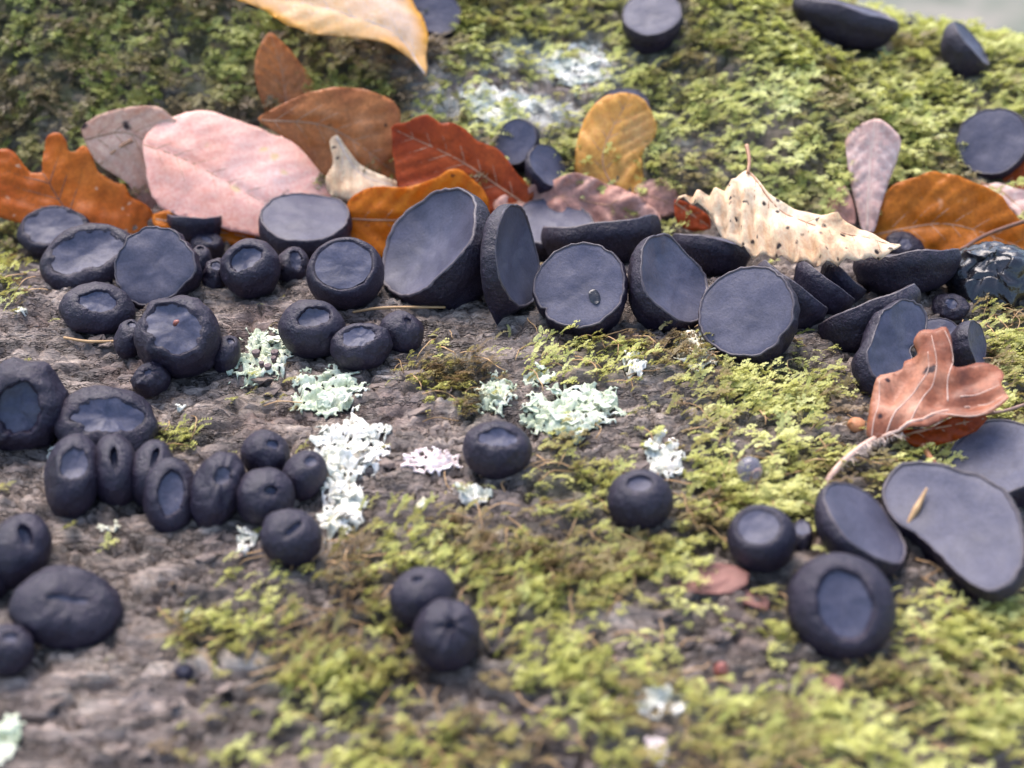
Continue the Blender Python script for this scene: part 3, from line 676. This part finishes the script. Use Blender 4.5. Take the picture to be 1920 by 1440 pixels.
m_mau = lm("leaf_mauve_brown", (.34, .14, .10), (.52, .28, .21), (.68, .45, .38), trans=.3)

leaf("oak_leaf", "orange lobed oak leaf with dark veins lying beside the pink leaf", [(-25,285),(0,281),(15,280),(30,290),(45,310),(60,324),(78,322),(80,300),(86,262),(100,250),(115,254),(125,268),(128,284),(140,286),(155,275),(168,282),(175,300),(183,322),(200,335),(215,345),(235,350),(245,372),(270,385),(287,402),(285,430),(200,450),(100,430),(0,410),(-30,380)],
     (130,432), 100, 18, [(140,420),(105,365),(60,290)], m_oak, veins=3, rip=.012, bend=.25, wav=.18, vmat='vein_dark', vr=.02, lift=.35)
leaf("beech_leaf", "pale peach leaf with black dots behind the pink leaf and oak leaf", [(152,240),(175,222),(200,210),(235,202),(265,198),(295,200),(318,215),(335,240),(335,400),(280,410),(240,345),(190,312),(165,280)],
     (262,395), 272, 4, [(158,262),(240,250),(330,300)], m_pale, veins=4, rip=.03, wav=.1, lift=-.22, stalk=[(188,308,None),(215,282,None),(248,262,None)], vmat='vein_mid')
leaf("beech_leaf", "large smooth pink beech leaf resting over the black row", [(268,275),(275,250),(300,226),(335,211),(370,205),(400,206),(440,220),(480,232),(520,248),(550,250),(575,270),(600,305),(612,332),(627,360),(605,385),(560,410),(500,440),(470,437),(430,430),(400,419),(365,413),(335,400),(300,385),(285,365),(275,330)],
     (455,448), 95, 24, [(270,272),(345,297),(433,343),(520,395)], m_pink, veins=6, rip=.008, bend=-.25, wav=.08, lift=.30, vmat='vein_mid', vr=.013, mr=.022)
leaf("beech_leaf", "cream and yellow leaf arching high on the mossy slope", [(440,-6),(470,8),(500,22),(530,42),(560,55),(600,65),(650,68),(690,72),(720,80),(750,95),(775,112),(790,126),(798,142),(800,120),(802,90),(804,65),(797,40),(785,15),(770,-15),(700,-60),(600,-75),(480,-50)],
     (735,120), 62, 38, [(797,138),(740,60),(600,10),(480,-15)], m_yel, veins=6, rip=.03, bend=-.3, wav=.12, lift=1.2, vmat='vein_pale', vr=.015)
leaf("beech_leaf", "narrow brown leaf standing upright behind the folded brown leaf", [(505,60),(525,75),(545,95),(570,130),(592,165),(590,215),(560,240),(515,240),(490,190),(477,140),(480,110),(490,80)],
     (530,235), 80, 6, [(540,230),(530,140),(507,64)], m_brn, veins=5, rip=.04, bend=.2, lift=-.05)
leaf("beech_leaf", "broad rusty brown leaf leaning behind the pink leaf", [(483,222),(520,200),(560,180),(600,168),(640,163),(670,165),(700,172),(730,185),(750,205),(752,235),(748,290),(755,340),(700,360),(640,350),(600,320),(560,275),(520,250)],
     (640,372), 270, 3, [(490,225),(620,240),(750,330)], m_brn, veins=6, rip=.025, bend=-.3, wav=.2, lift=.1)
leaf("beech_leaf", "dark red brown leaf with scalloped edge left of the grey disc on pale bark", [(735,240),(760,230),(780,220),(800,214),(825,230),(850,232),(875,245),(895,265),(925,275),(945,290),(965,320),(985,340),(1002,357),(985,395),(930,415),(880,420),(760,385),(740,310)],
     (870,425), 85, 4, [(980,380),(860,300),(745,245)], m_red, veins=6, rip=.025, wav=.12, bend=.2, lift=.0)
leaf("beech_leaf", "pale splintered curled leaf between pink leaf and orange leaf", [(612,330),(625,305),(618,265),(632,252),(650,275),(670,300),(700,320),(730,335),(768,347),(772,365),(700,372),(650,378),(615,362)],
     (690,425), 80, 12, [(630,256),(680,325),(765,358)], m_crm, veins=3, rip=.08, wav=.25, lift=.05, vmat='vein_pale')
leaf("beech_leaf", "bright orange leaf standing behind the big open cup", [(650,388),(665,365),(690,352),(720,350),(750,353),(780,347),(800,341),(825,330),(840,320),(860,318),(885,335),(905,355),(916,385),(918,440),(850,470),(760,485),(700,480),(660,450)],
     (780,480), 85, 4, [(655,410),(760,412),(912,390)], m_ora, veins=5, rip=.025, wav=.18, bend=.1, lift=.0, vmat='vein_mid', vr=.012)
leaf("beech_leaf", "mauve brown crumpled leaf behind the wide shallow cup", [(925,385),(945,360),(975,350),(1010,345),(1050,335),(1085,325),(1120,335),(1160,350),(1200,372),(1238,402),(1225,430),(1150,440),(1050,440),(950,430)],
     (1080,408), 90, 12, [(930,390),(1060,370),(1230,410)], m_mau, veins=5, rip=.10, wav=.4, bend=.2, lift=.2)
leaf("beech_leaf", "golden leaf standing alone beside the mossy clump on the slope", [(1083,262),(1095,225),(1115,195),(1140,178),(1175,175),(1205,185),(1222,205),(1233,235),(1226,258),(1212,272),(1204,292),(1206,318),(1208,345),(1192,372),(1150,375),(1110,350),(1080,322),(1079,290)],
     (1150,372), 70, 15, [(1160,370),(1130,290),(1180,180)], m_gold, veins=5, rip=.05, wav=.12, bend=-.3, lift=-.05)
leaf("beech_leaf", "small reddish brown leaf scrap at the foot of the golden leaf", [(1188,355),(1220,335),(1250,340),(1272,365),(1268,395),(1235,408),(1203,388)],
     (1235,405), 95, 22, [(1190,360),(1265,385)], m_mau, veins=2, rip=.06, wav=.25, lift=.05)
leaf("beech_leaf", "cream spotted leaf with ribbed wavy blade lying over the stacked rims", [(1265,372),(1300,365),(1340,360),(1365,345),(1385,322),(1402,317),(1420,335),(1440,360),(1470,380),(1500,392),(1540,398),(1570,402),(1600,420),(1640,435),(1670,450),(1690,456),(1660,475),(1620,482),(1570,490),(1540,495),(1500,488),(1450,480),(1410,474),(1388,455),(1350,438),(1330,402),(1298,380)],
     (1480,500), 100, 30, [(1402,318),(1480,400),(1685,456)], m_crm, veins=6, rip=.20, wav=.22, bend=-.2, lift=.95, vmat='vein_mid', vr=.018, slope=.9, stalk=[(1402,325,None),(1405,300,None),(1400,272,None)])
leaf("beech_leaf", "orange underside of a leaf folded below the cream spotted leaf", [(1264,375),(1295,383),(1328,404),(1332,428),(1300,434),(1270,418)],
     (1300,440), 90, 5, [(1266,380),(1330,425)], m_red, veins=2, rip=.04, lift=.2)
leaf("beech_leaf", "pale pinkish ribbed leaf standing upright beside the orange spotted leaf", [(1586,258),(1605,238),(1640,222),(1668,234),(1690,258),(1682,295),(1668,335),(1654,378),(1638,435),(1618,435),(1604,378),(1594,335),(1588,295)],
     (1628,430), 85, 10, [(1626,430),(1630,330),(1640,225)], m_rib, veins=5, rip=.05, slope=3.2, wav=.1, bend=-.35, lift=.3, vmat='vein_pale')
leaf("beech_leaf", "broad orange brown leaf with pale blotches above the side-on cup", [(1632,430),(1640,390),(1660,365),(1680,345),(1720,332),(1750,322),(1790,328),(1820,340),(1850,352),(1880,370),(1900,400),(1925,425),(1945,475),(1900,490),(1780,490),(1700,480),(1645,465)],
     (1790,492), 90, 6, [(1640,440),(1780,420),(1935,470)], m_ob, veins=6, rip=.022, wav=.22, bend=.15, lift=.05)
leaf("beech_leaf", "pale pink leaf edge curling over the orange brown blotched leaf", [(1815,330),(1840,345),(1870,345),(1900,353),(1950,370),(1960,450),(1925,425),(1900,398),(1878,376),(1848,358)],
     (1920,440), 95, 25, [(1818,332),(1880,362),(1945,420)], m_rib, veins=3, rip=.05, wav=.15, lift=.35)
leaf("beech_leaf", "dull red leaf under the smooth round disc on the slope", [(1868,337),(1895,312),(1930,298),(1970,310),(1970,380),(1910,380),(1885,360)],
     (1920,385), 95, 20, [(1870,340),(1960,350)], m_red, veins=2, rip=.04, lift=.1)
leaf("beech_leaf", "reddish leaf scrap at the base of the pale ribbed leaf", [(1540,372),(1560,355),(1585,350),(1600,380),(1604,420),(1575,420),(1548,405)],
     (1575,425), 95, 15, [(1542,376),(1600,410)], m_mau, veins=2, rip=.05, wav=.2, lift=.1)
leaf("beech_leaf", "orange leaf scraps showing under the pink leaf above the row", [(288,402),(330,396),(420,418),(500,440),(500,462),(430,458),(400,440),(330,432),(292,426)],
     (400,462), 92, 20, [(292,410),(495,450)], m_ora, veins=3, rip=.04, lift=.05)
root, P0c, nc = leaf("beech_leaf", "curled crinkled brown leaf with hairy stalk on the moss by the lobed disc", [(1625,815),(1629,780),(1637,735),(1650,705),(1690,690),(1696,675),(1722,668),(1714,650),(1726,634),(1750,629),(1775,628),(1786,652),(1787,690),(1800,692),(1830,678),(1870,680),(1882,697),(1876,720),(1892,750),(1860,775),(1820,786),(1780,782),(1740,800),(1690,806),(1655,822)],
     (1690,842), 100, 28, [(1632,826),(1700,798),(1775,768),(1880,745)], m_curl, veins=0, sp=1.0, rip=.0, wav=.22, bend=.35, lift=.45, vmat='vein_curl', vr=.02, slope=.55, mr=.05, edge=.15, vlines=[[(1634,818),(1640,790),(1648,765),(1650,720)],[(1660,814),(1683,773),(1720,730),(1741,700),(1741,670)],[(1707,795),(1727,753),(1750,723),(1757,687),(1748,642)],[(1777,752),(1777,717),(1787,683),(1783,655),(1773,634)],[(1800,745),(1840,735),(1874,722)],[(1745,775),(1773,777),(1813,783),(1847,776),(1886,752)]], stalk=[(1640,822,None),(1612,840,.35),(1575,872,.22),(1545,912,.02)])
# hairs along the stalk
pts = smooth_line([hit(1690,812,.5), hit(1640,826,.45), hit(1612,840,.38), hit(1575,872,.24), hit(1550,905,.05)], 40); V = []; F = []
for i in range(200):
    p = pts[RNG.integers(0, 30)] + RNG.normal(size=3) * .02; q = p + np.array([RNG.normal() * .12 + .05, RNG.normal() * .1 - .05, RNG.normal() * .1 - .06]); o_ = np.array([.008, 0, .004]); k = len(V)
    V += [p - o_, p + o_, q]; F.append((k, k + 1, k + 2))
ho = mesh_obj("stalk_hair", V, F, M['vein_pale'], root, P0c); ho["kind"] = "stuff"
leaf("beech_leaf", "dark red folded half of a leaf under the crinkled brown one", [(1690,808),(1740,803),(1785,784),(1850,780),(1830,808),(1770,832),(1715,838)],
     (1760,858), 95, 10, [(1692,815),(1845,785)], m_red, veins=2, rip=.06, wav=.15, lift=.15)

# ------------------------------------------------------------------ lichens
LGR = "lichen patches on the bark"
def lichen(label, cx, cy, rx, ry, mat, n, size, seed, lift=.1, dots=0, up=.25):
    rs = np.random.default_rng(seed); B = hit(cx, cy); V = []; F = []
    kk = (B - CAM) @ FWD / FPX
    c0, c1 = hit(cx, cy - ry), hit(cx, cy + ry); RX = rx * kk * 1.25; RY = max((c0[1] - c1[1]) / 2, .8 * min(rx, ry) * kk) * 1.25; CX, CY = B[0], (c0[1] + c1[1]) / 2
    st = .042; gx = np.arange(CX - RX * 1.3, CX + RX * 1.3, st); gy = np.arange(CY - RY * 1.3, CY + RY * 1.3, st); X, Y = np.meshgrid(gx, gy); x = X.ravel(); y = Y.ravel()
    Z0 = np.zeros_like(x) + seed * 5.3; e = ((x - CX) / RX) ** 2 + ((y - CY) / RY) ** 2
    fq = .34 / size
    wx = fbm(np.stack([x * 1.2, y * 1.2, Z0], 1), 2, 7) * .25
    msk = .62 - e * .85 + .62 * fbm(np.stack([x * fq * 2.2 + wx, y * fq * 2.8, Z0], 1), 3, 500) + .22 * perlin(np.stack([x * fq * 8, y * fq * 10, Z0], 1), 511)
    rid = np.abs(fbm(np.stack([x * fq * 3.2 + wx, y * fq * 4.2, Z0 + 3], 1), 3, 520))
    edge = sst(.0, .22, msk)
    hole = rid < .014
    z = H(x, y) + bark_relief(x, y) * .7 + .05 + lift * .45 * edge * sst(.03, .35, rid) + (1 - edge) * lift * .45 * (.5 + perlin(np.stack([x * 3, y * 3, Z0], 1), 540))
    ok = (msk > 0) & ~hole; okg = ok.reshape(X.shape); idx = -np.ones(len(x), int); nx = len(gx)
    jit = rs.uniform(-.3, .3, (len(x), 2)) * st
    for r_ in range(len(gy) - 1):
        for q_ in range(nx - 1):
            if int(okg[r_, q_]) + okg[r_, q_ + 1] + okg[r_ + 1, q_] + okg[r_ + 1, q_ + 1] < 3: continue
            f = []
            for w_ in (r_ * nx + q_, r_ * nx + q_ + 1, (r_ + 1) * nx + q_ + 1, (r_ + 1) * nx + q_):
                if not ok[w_]: continue
                if idx[w_] < 0: idx[w_] = len(V); V.append((x[w_] + jit[w_, 0], y[w_] + jit[w_, 1], z[w_]))
                f.append(int(idx[w_]))
            F.append(tuple(f))
    nseg = 14
    for i in range(int(n * .35)):                       # upturned lobes
        a = rs.uniform(0, 2 * math.pi); r = math.sqrt(rs.uniform(.1, .8)); Px, Py = CX + RX * r * math.cos(a) * .8, CY + RY * r * math.sin(a) * .8
        s_ = size * rs.uniform(.3, .65); tz = rs.uniform(0, 6.28); sl = rs.normal(size=2) * (up + .25); h0 = rs.uniform(.08, .10 + lift * .6); k = len(V); ph = rs.uniform(0, 6, 3)
        for fr in (.0, .5, .85, 1.0):
            for j in range(nseg):
                an = 2 * math.pi * j / nseg; rad = s_ * fr * (1 + .26 * math.sin(2 * an + ph[0]) + .2 * math.sin(5 * an + ph[1]))
                dx, dy = rad * math.cos(an + tz), rad * .8 * math.sin(an + tz)
                V.append((Px + dx, Py + dy, Hs(Px + dx, Py + dy) + max(.03, h0 + sl[0] * dx + sl[1] * dy + .2 * s_ * fr * math.sin(3 * an + ph[2]))))
        for ir in range(3):
            for j in range(nseg):
                j2 = (j + 1) % nseg; F.append((k + ir * nseg + j, k + ir * nseg + j2, k + (ir + 1) * nseg + j2, k + (ir + 1) * nseg + j))
    root = empty("lichen", B, label, "lichen", LGR)
    o = mesh_obj("thallus", V, F, M[mat], root, B); so_ = o.modifiers.new("thick", 'SOLIDIFY'); so_.thickness = .022 * S
    for i in range(dots):
        px, py = cx + rs.uniform(-.45, .45) * rx, cy + rs.uniform(-.45, .45) * ry; P = hit(px, py, .22); r = rs.uniform(.07, .12)
        v = [P + np.array([r * f * math.cos(a), r * f * math.sin(a), z]) for f, z in ((.7, -.12), (1, .02), (.75, .04), (.0, -.02)) for a in np.linspace(0, 6.283, 10, endpoint=False)]
        mesh_obj("fruiting_dot", v, grid_faces(4, 10), M['apothecia'], root, B)
lichen("mint lichen with dark brown dots between chunky fungus and round one", 492, 668, 52, 46, 'mint', 26, .26, 1, dots=5)
lichen("mint green ruffled lichen below the collapsed shiny-topped fungus", 615, 738, 62, 40, 'mint', 24, .26, 2)
lichen("large bright white lichen beside the caterpillar-like fungus row", 650, 850, 70, 58, 'white', 38, .32, 3, lift=.2)
lichen("white lichen tongue running down from the large white lichen", 642, 950, 38, 52, 'white', 20, .26, 4)
lichen("ruffled mint and white lichen above the lone smooth ball", 1068, 775, 88, 44, 'mint', 44, .28, 5, lift=.2)
lichen("upright mint lichen tuft beside a feathery moss shoot", 930, 742, 32, 44, 'mint', 16, .22, 6, lift=.25, up=.6)
lichen("pinkish crusty lichen left of the lone wrinkled ball", 805, 868, 58, 20, 'pinkish', 34, .15, 7, lift=.06)
lichen("single pale flake of lichen below the lone wrinkled ball", 890, 930, 26, 14, 'white', 5, .30, 8)
lichen("white lichen scraps just above the smooth ball with half-moon mouth", 1245, 858, 36, 38, 'white', 15, .24, 9, lift=.2, up=.5)
lichen("tiny white lichen flake alone on bark below the warty knob", 341, 770, 9, 6, 'white', 3, .14, 10)
lichen("small upright white lichen under the tall folded cup", 1188, 688, 18, 24, 'white', 8, .18, 11, lift=.4, up=.8)
lichen("greenish beige lichen under the left edge of the largest disc", 1305, 662, 34, 36, 'beige', 16, .22, 12)
lichen("small mint lichen scrap above the ruffled lichen", 1010, 708, 26, 14, 'mint', 8, .18, 13)
lichen("single cream lichen flake below the caterpillar-like row", 463, 1022, 18, 20, 'white', 5, .24, 14, lift=.2)
lichen("tiny mint flake among moss strands by the long pitted lump", 352, 1165, 8, 8, 'white', 3, .13, 15, lift=.2)
lichen("blurred white lichen streak in the lower moss", 1235, 1318, 45, 32, 'white', 14, .17, 16)
lichen("blurred pinkish lichen scrap below the white streak", 1232, 1408, 22, 26, 'pinkish', 9, .18, 17)
lichen("mint lichen at the log's lower corner on bare bark", 12, 1395, 26, 48, 'mint', 12, .2, 18)
lichen("tiny white lichen crumbs beside the squat puckered fungus", 40, 589, 10, 5, 'white', 4, .09, 19, lift=.04)
lichen("tiny cream lichen at the foot of the first tall segment", 97, 857, 8, 10, 'white', 4, .13, 20)
lichen("small beige lichen crumb above the mossy pair of balls", 790, 947, 12, 7, 'beige', 4, .12, 21)
lichen("beige lichen crust on the bark under the first tall segment", 205, 990, 26, 10, 'beige', 9, .14, 22, lift=.04)
lichen("blurred pale lichen on bare bark behind the dark red leaf", 930, 205, 60, 40, 'white', 26, .30, 23, lift=.06, up=.1)
lichen("blurred white lichen on the slope below the lone far fungus", 1085, 125, 50, 42, 'white', 22, .32, 24, lift=.06, up=.1)

# ------------------------------------------------------------------ small things
def strand(name, label, cat, pts, rad, mat, group=None):
    q = smooth_line(np.array(pts), 20); B = q[0]; v, f = tube(q, rad if np.ndim(rad) else np.full(20, rad), 6)
    o = mesh_obj(name, v, f, mat, None, B); tag(o, label, cat, group); return o
strand("straw", "thin straw lying under the squat puckered fungus", "straw", [hit(120,633,.06), hit(165,640,.09), hit(222,640,.06)], .035, M['straw'], "thin straws on the bark")
strand("straw", "thin bent straw under the big open cup", "straw", [hit(662,585,.08), hit(720,577,.2), hit(835,576,.10)], .035, M['straw'], "thin straws on the bark")
strand("twig", "thin twig on moss right of the curled brown leaf", "twig", [hit(1845,775,.3), hit(1885,770,.4), hit(1960,745,.3)], .04, M['twig'])
strand("twig", "dark thin twig over the orange brown blotched leaf", "twig", [hit(1800,470,.7), hit(1850,440,1.1), hit(1935,410,1.4)], .06, M['vein_dark'])
strand("stem", "reddish stem under the curled brown leaf beside heart-shaped disc", "twig", [hit(1730,835,.3), hit(1745,860,.25), hit(1762,885,.1)], .07, M['cone'])
C_, n_, k_ = HEART
def on_heart(px, py, l): rr = ray(px, py); t = ((C_ + n_ * (l - .02) - CAM) @ n_) / (rr @ n_); return CAM + rr * t
strand("straw", "straw fragment stuck on the heart-shaped disc", "straw", [on_heart(1700, 985, -.04), on_heart(1718, 955, .02), on_heart(1738, 915, .10)], np.concatenate([np.linspace(.03, .075, 10), np.linspace(.075, .02, 10)]), M['straw'], "thin straws on the bark")
# jelly bead
def blob(name, label, cat, px, py, r, mat, squash=1.0, lift=None, amp=.05, group=None):
    P = hit(px, py, r * .75 if lift is None else lift); v = []
    for a in np.linspace(-1.5, 1.5, 12):
        for b in np.linspace(0, 2 * math.pi, 18, endpoint=False): v.append(P + r * np.array([math.cos(a) * math.cos(b), math.cos(a) * math.sin(b), math.sin(a) * squash]))
    V = wobble(np.array(v), r, px, amp); o = mesh_obj(name, V, grid_faces(12, 18) + [tuple(range(17, -1, -1)), tuple(range(11 * 18, 12 * 18))], mat, None, P); return tag(o, label, cat, group)
mb = NT("clear_jelly"); mb.b.inputs["Base Color"].default_value = (.55, .52, .62, 1); mb.b.inputs["Transmission Weight"].default_value = .85; mb.b.inputs["Roughness"].default_value = .08; mb.b.inputs["IOR"].default_value = 1.34
blob("water_drop", "clear grey water bead sitting on moss above the neat round fungus", "water drop", 1405, 880, .27, mb.m, 1.05, amp=.03, lift=.34)
blob("bud_scale", "orange brown bud at the foot of the curled leaf's stalk", "bud", 1606, 797, .2, M['cone'], .8, amp=.18)
blob("seed", "small red seed in the lower moss below the bark chip", "seed", 1352, 1258, .13, M['red'], 1.5, amp=.1)
# loose bark flakes, pieces of the log
def flake(px, py, w, h, rot, mat, lift=.05):
    P = hit(px, py, lift); k = P_depth = (P - CAM) @ FWD / FPX; rs = np.random.default_rng(int(px * 7 + py)); m_ = 11; V = []
    for z, f in ((.0, 1.0), (.035, .9)):
        for j in range(m_):
            a = 2 * math.pi * j / m_; r = 1 + .28 * math.sin(2 * a + px) + .22 * (np.random.default_rng(int(px + py) + j).uniform() - .5)
            dx, dy = w * k * r * f * math.cos(a), h * k * 1.7 * r * f * math.sin(a); c_, s_ = math.cos(R(rot)), math.sin(R(rot))
            x, y = P[0] + dx * c_ - dy * s_, P[1] + dx * s_ + dy * c_; V.append((x, y, Hs(x, y) + lift + z + .05 * math.sin(3 * a + py) + .12 * dx))
    F = grid_faces(2, m_) + [tuple(range(m_, 2 * m_)), tuple(range(m_ - 1, -1, -1))]
    o = mesh_obj("bark_flake", np.array(V) + np.array([0, 0, 37]), F, mat, LOG, None, smooth=False)
    bv = o.modifiers.new("b", 'BEVEL'); bv.width = .02 * S; bv.segments = 1
flake(1340, 1090, 55, 28, 10, M['flake_red'], .12); flake(1410, 1125, 30, 14, -20, M['flake_red']); flake(1545, 1300, 50, 18, 5, M['flake_red'])
rs = np.random.default_rng(3)
for (x0, y0, x1, y1, n) in [(700,690,900,830,9),(760,1140,1010,1230,4),(1130,1100,1300,1250,14),(330,1000,480,1120,9),(100,1270,420,1430,14),(640,820,760,900,5),(1180,740,1350,900,9),(420,690,560,760,4),(1000,1180,1300,1420,12),(20,620,220,740,6),(1300,1140,1470,1300,9),(900,1300,1200,1430,8)]:
    for i in range(int(n * .7)): flake(rs.uniform(x0, x1), rs.uniform(y0, y1), rs.uniform(10, 30), rs.uniform(4, 8), rs.uniform(-15, 25), M['flake'], rs.uniform(-.01, .03))

# ------------------------------------------------------------------ moss
def shoot_proto(seed, nodes=8, branch=True):
    """feathery moss shoot, unit length along +x, z up: leaf blades as small triangles"""
    rs = np.random.default_rng(seed); V = []; F = []
    def frond(p0, ang, ln, wid, up0, nn):
        t = np.linspace(0, 1, nn); a = ang + rs.normal() * .35 * t
        x = p0[0] + np.cumsum(np.cos(a)) * ln / nn; y = p0[1] + np.cumsum(np.sin(a)) * ln / nn
        z = p0[2] + ln * (up0 * np.sin(t * 2.4) * .55)
        for i in range(nn):
            c = np.array([x[i], y[i], z[i]]); ff = np.array([math.cos(a[i]), math.sin(a[i]), .15]); sd = np.array([-ff[1], ff[0], 0])
            sc = wid * (1 - .45 * t[i]) * rs.uniform(.8, 1.25)
            for sg in (-1, 1):
                tip = c + ff * sc * 1.15 + sd * sg * sc * .7 + np.array([0, 0, sc * rs.uniform(-.1, .7)])
                m1 = c + ff * sc * .3 + sd * sg * sc * .7 + np.array([0, 0, .15 * sc]); m2 = c + ff * sc * .85 + sd * sg * sc * .05 + np.array([0, 0, .4 * sc])
                k = len(V); V.extend([c, m1, tip, m2]); F.extend([(k, k + 1, k + 2), (k, k + 2, k + 3)])
        return x, y, z
    x, y, z = frond((0, 0, 0), 0, 1.0, .15, .45, nodes)
    if branch:
        for i in (2, 4, 5):
            for sg in (-1, 1):
                if rs.uniform() < .7: frond((x[i], y[i], z[i]), sg * rs.uniform(.55, .95), rs.uniform(.25, .42), .12, .45, 3)
    return np.array(V), np.array(F)
PROTO = [shoot_proto(s, 8, s % 3 != 0) for s in range(12)]
def build_moss(name, label, region, count, lens, seed, cols, flow, dens_pow=1.0):
    rs = np.random.default_rng(seed); x0, x1, y0, y1 = region
    x = rs.uniform(x0, x1, count * 9); y = rs.uniform(y0, y1, count * 9)
    z = H(x, y) + bark_relief(x, y) * .8; P = np.stack([x, y, z], 1); px, py, dp = project(P)
    nz = fbm(np.stack([x * .9, y * .9, 0 * x], 1), 3, 200 + seed)
    dn = np.clip(density(px, py, x, y) * (1 + .9 * nz), 0, 1) ** dens_pow
    ok = np.ones(len(x), bool)
    for fx, fy, fr, fz in FOOT: ok &= ((x - fx) ** 2 + (y - fy) ** 2 > fr * fr)
    for lp, ln_, le1, le2, pl in LEAFS:
        dv = P - lp; hh = dv @ ln_; cand = np.where((hh > -.45) & (hh < .9))[0]
        if len(cand):
            u, v = dv[cand] @ le1, dv[cand] @ le2; c = np.zeros(len(cand), bool); a, b = pl, np.roll(pl, 1, 0)
            for (ax_, ay_), (bx_, by_) in zip(a, b):
                if ay_ == by_: continue
                c ^= ((ay_ > v) != (by_ > v)) & (u < (bx_ - ax_) * (v - ay_) / (by_ - ay_) + ax_)
            ok[cand[c]] = False
    keep = np.where((rs.uniform(size=len(x)) < dn) & ok)[0][:count]
    x, y, z, nz = x[keep], y[keep], z[keep], nz[keep]; n = len(x)
    e = .1; gx = (H(x + e, y) - H(x - e, y)) / (2 * e); gy = (H(x, y + e) - H(x, y - e)) / (2 * e)
    N = np.stack([-gx, -gy, np.ones(n)], 1); N /= np.linalg.norm(N, axis=1)[:, None]
    ang = flow(x, y) + rs.normal(size=n) * .55 + 1.2 * fbm(np.stack([x * .35, y * .35, 0 * x + 4], 1), 2, 300 + seed)
    D = np.stack([np.cos(ang), np.sin(ang), np.zeros(n)], 1); D -= N * (D * N).sum(1)[:, None]; D /= np.linalg.norm(D, axis=1)[:, None]
    el = rs.uniform(-.05, .5, n); Df = D * np.cos(el)[:, None] + N * np.sin(el)[:, None]; Nf = N * np.cos(el)[:, None] - D * np.sin(el)[:, None]
    Sd = np.cross(Nf, Df); ln = rs.uniform(*lens, n); base = np.stack([x, y, z], 1) + N * rs.uniform(-.02, .10, n)[:, None]
    tone = np.clip(.5 + .8 * fbm(np.stack([x * .45, y * .45, 0 * x + 8], 1), 3, 400 + seed) + rs.normal(size=n) * .22, 0, .999)
    cols = np.array(cols); ci = tone * (len(cols) - 1); c0 = ci.astype(int); cf = (ci - c0)[:, None]
    Cc = cols[c0] * (1 - cf) + cols[np.minimum(c0 + 1, len(cols) - 1)] * cf
    VV = []; FF = []; CC = []; off = 0; which = rs.integers(0, len(PROTO), n)
    for p, (pv, pf) in enumerate(PROTO):
        ix = np.where(which == p)[0]
        if not len(ix): continue
        q = pv[None] * ln[ix][:, None, None]
        wv = base[ix][:, None] + q[..., 0:1] * Df[ix][:, None] + q[..., 1:2] * Sd[ix][:, None] + q[..., 2:3] * Nf[ix][:, None]
        VV.append(wv.reshape(-1, 3)); FF.append((pf[None] + (np.arange(len(ix)) * len(pv))[:, None, None] + off).reshape(-1, 3)); off += len(ix) * len(pv)
        CC.append(np.repeat(Cc[ix], len(pv), 0))
    o = quick_mesh(name, np.concatenate(VV), np.concatenate(FF), M['moss'])
    CC = np.concatenate(CC); ca = o.data.color_attributes.new("Col", 'FLOAT_COLOR', 'POINT')
    ca.data.foreach_set("color", np.concatenate([CC, np.ones((len(CC), 1))], 1).astype(np.float32).ravel())
    tag(o, label, "moss", kind="stuff"); return len(FF)
YG = [(.18, .12, .06), (.25, .19, .075), (.32, .29, .08), (.39, .39, .10), (.47, .47, .13), (.56, .55, .20)]
DK = [(.20, .15, .09), (.22, .17, .08), (.24, .21, .07), (.25, .28, .06), (.34, .36, .10)]
build_moss("moss", "yellow green feathery moss creeping over the bark around the front fungi", (-21, 21, -13, 9), 14500, (.24, .58), 1, YG, lambda x, y: -.6 + 0 * x, 1.9)
build_moss("moss", "thick pale yellow green moss covering the slope behind the leaves", (-2, 26, 8.6, 23), 8500, (.4, .85), 2, [(.26, .21, .08), (.36, .35, .10), (.46, .47, .13), (.54, .55, .17), (.60, .61, .24)], lambda x, y: -1.0 + 0 * x, .9)
build_moss("moss", "darker brownish green moss hanging on the steep part behind the oak leaf", (-24, -1, 9.8, 21), 5500, (.45, .9), 3, DK, lambda x, y: -1.4 + 0 * x, .9)
# dry moss stems, brown thin curls
V = []; F = []
rs = np.random.default_rng(5)
for i in range(2200):
    x, y = rs.uniform(-15, 15), rs.uniform(-12, 5); px, py, _ = project(np.array([x, y, Hs(x, y)]))
    if density(np.array([px]), np.array([py]), np.array([x]), np.array([y]))[0] < rs.uniform(.1, .8): continue
    a = rs.uniform(0, 6.28); L_ = rs.uniform(.4, 1.3); q = []
    for s in np.linspace(0, 1, 7):
        a += rs.normal() * .3; x += math.cos(a) * L_ / 7; y += math.sin(a) * L_ / 7; q.append((x, y, Hs(x, y) + .06 + .22 * math.sin(s * 3.0) * L_ * .5))
    v, f = tube(q, .016, 3); k = len(V); V += list(v); F += [tuple(j + k for j in g) for g in f]
o = mesh_obj("dry_moss_stems", V, F, M['straw']); tag(o, "dry brown moss stems tangled over the bark between fungi", "moss", kind="stuff")
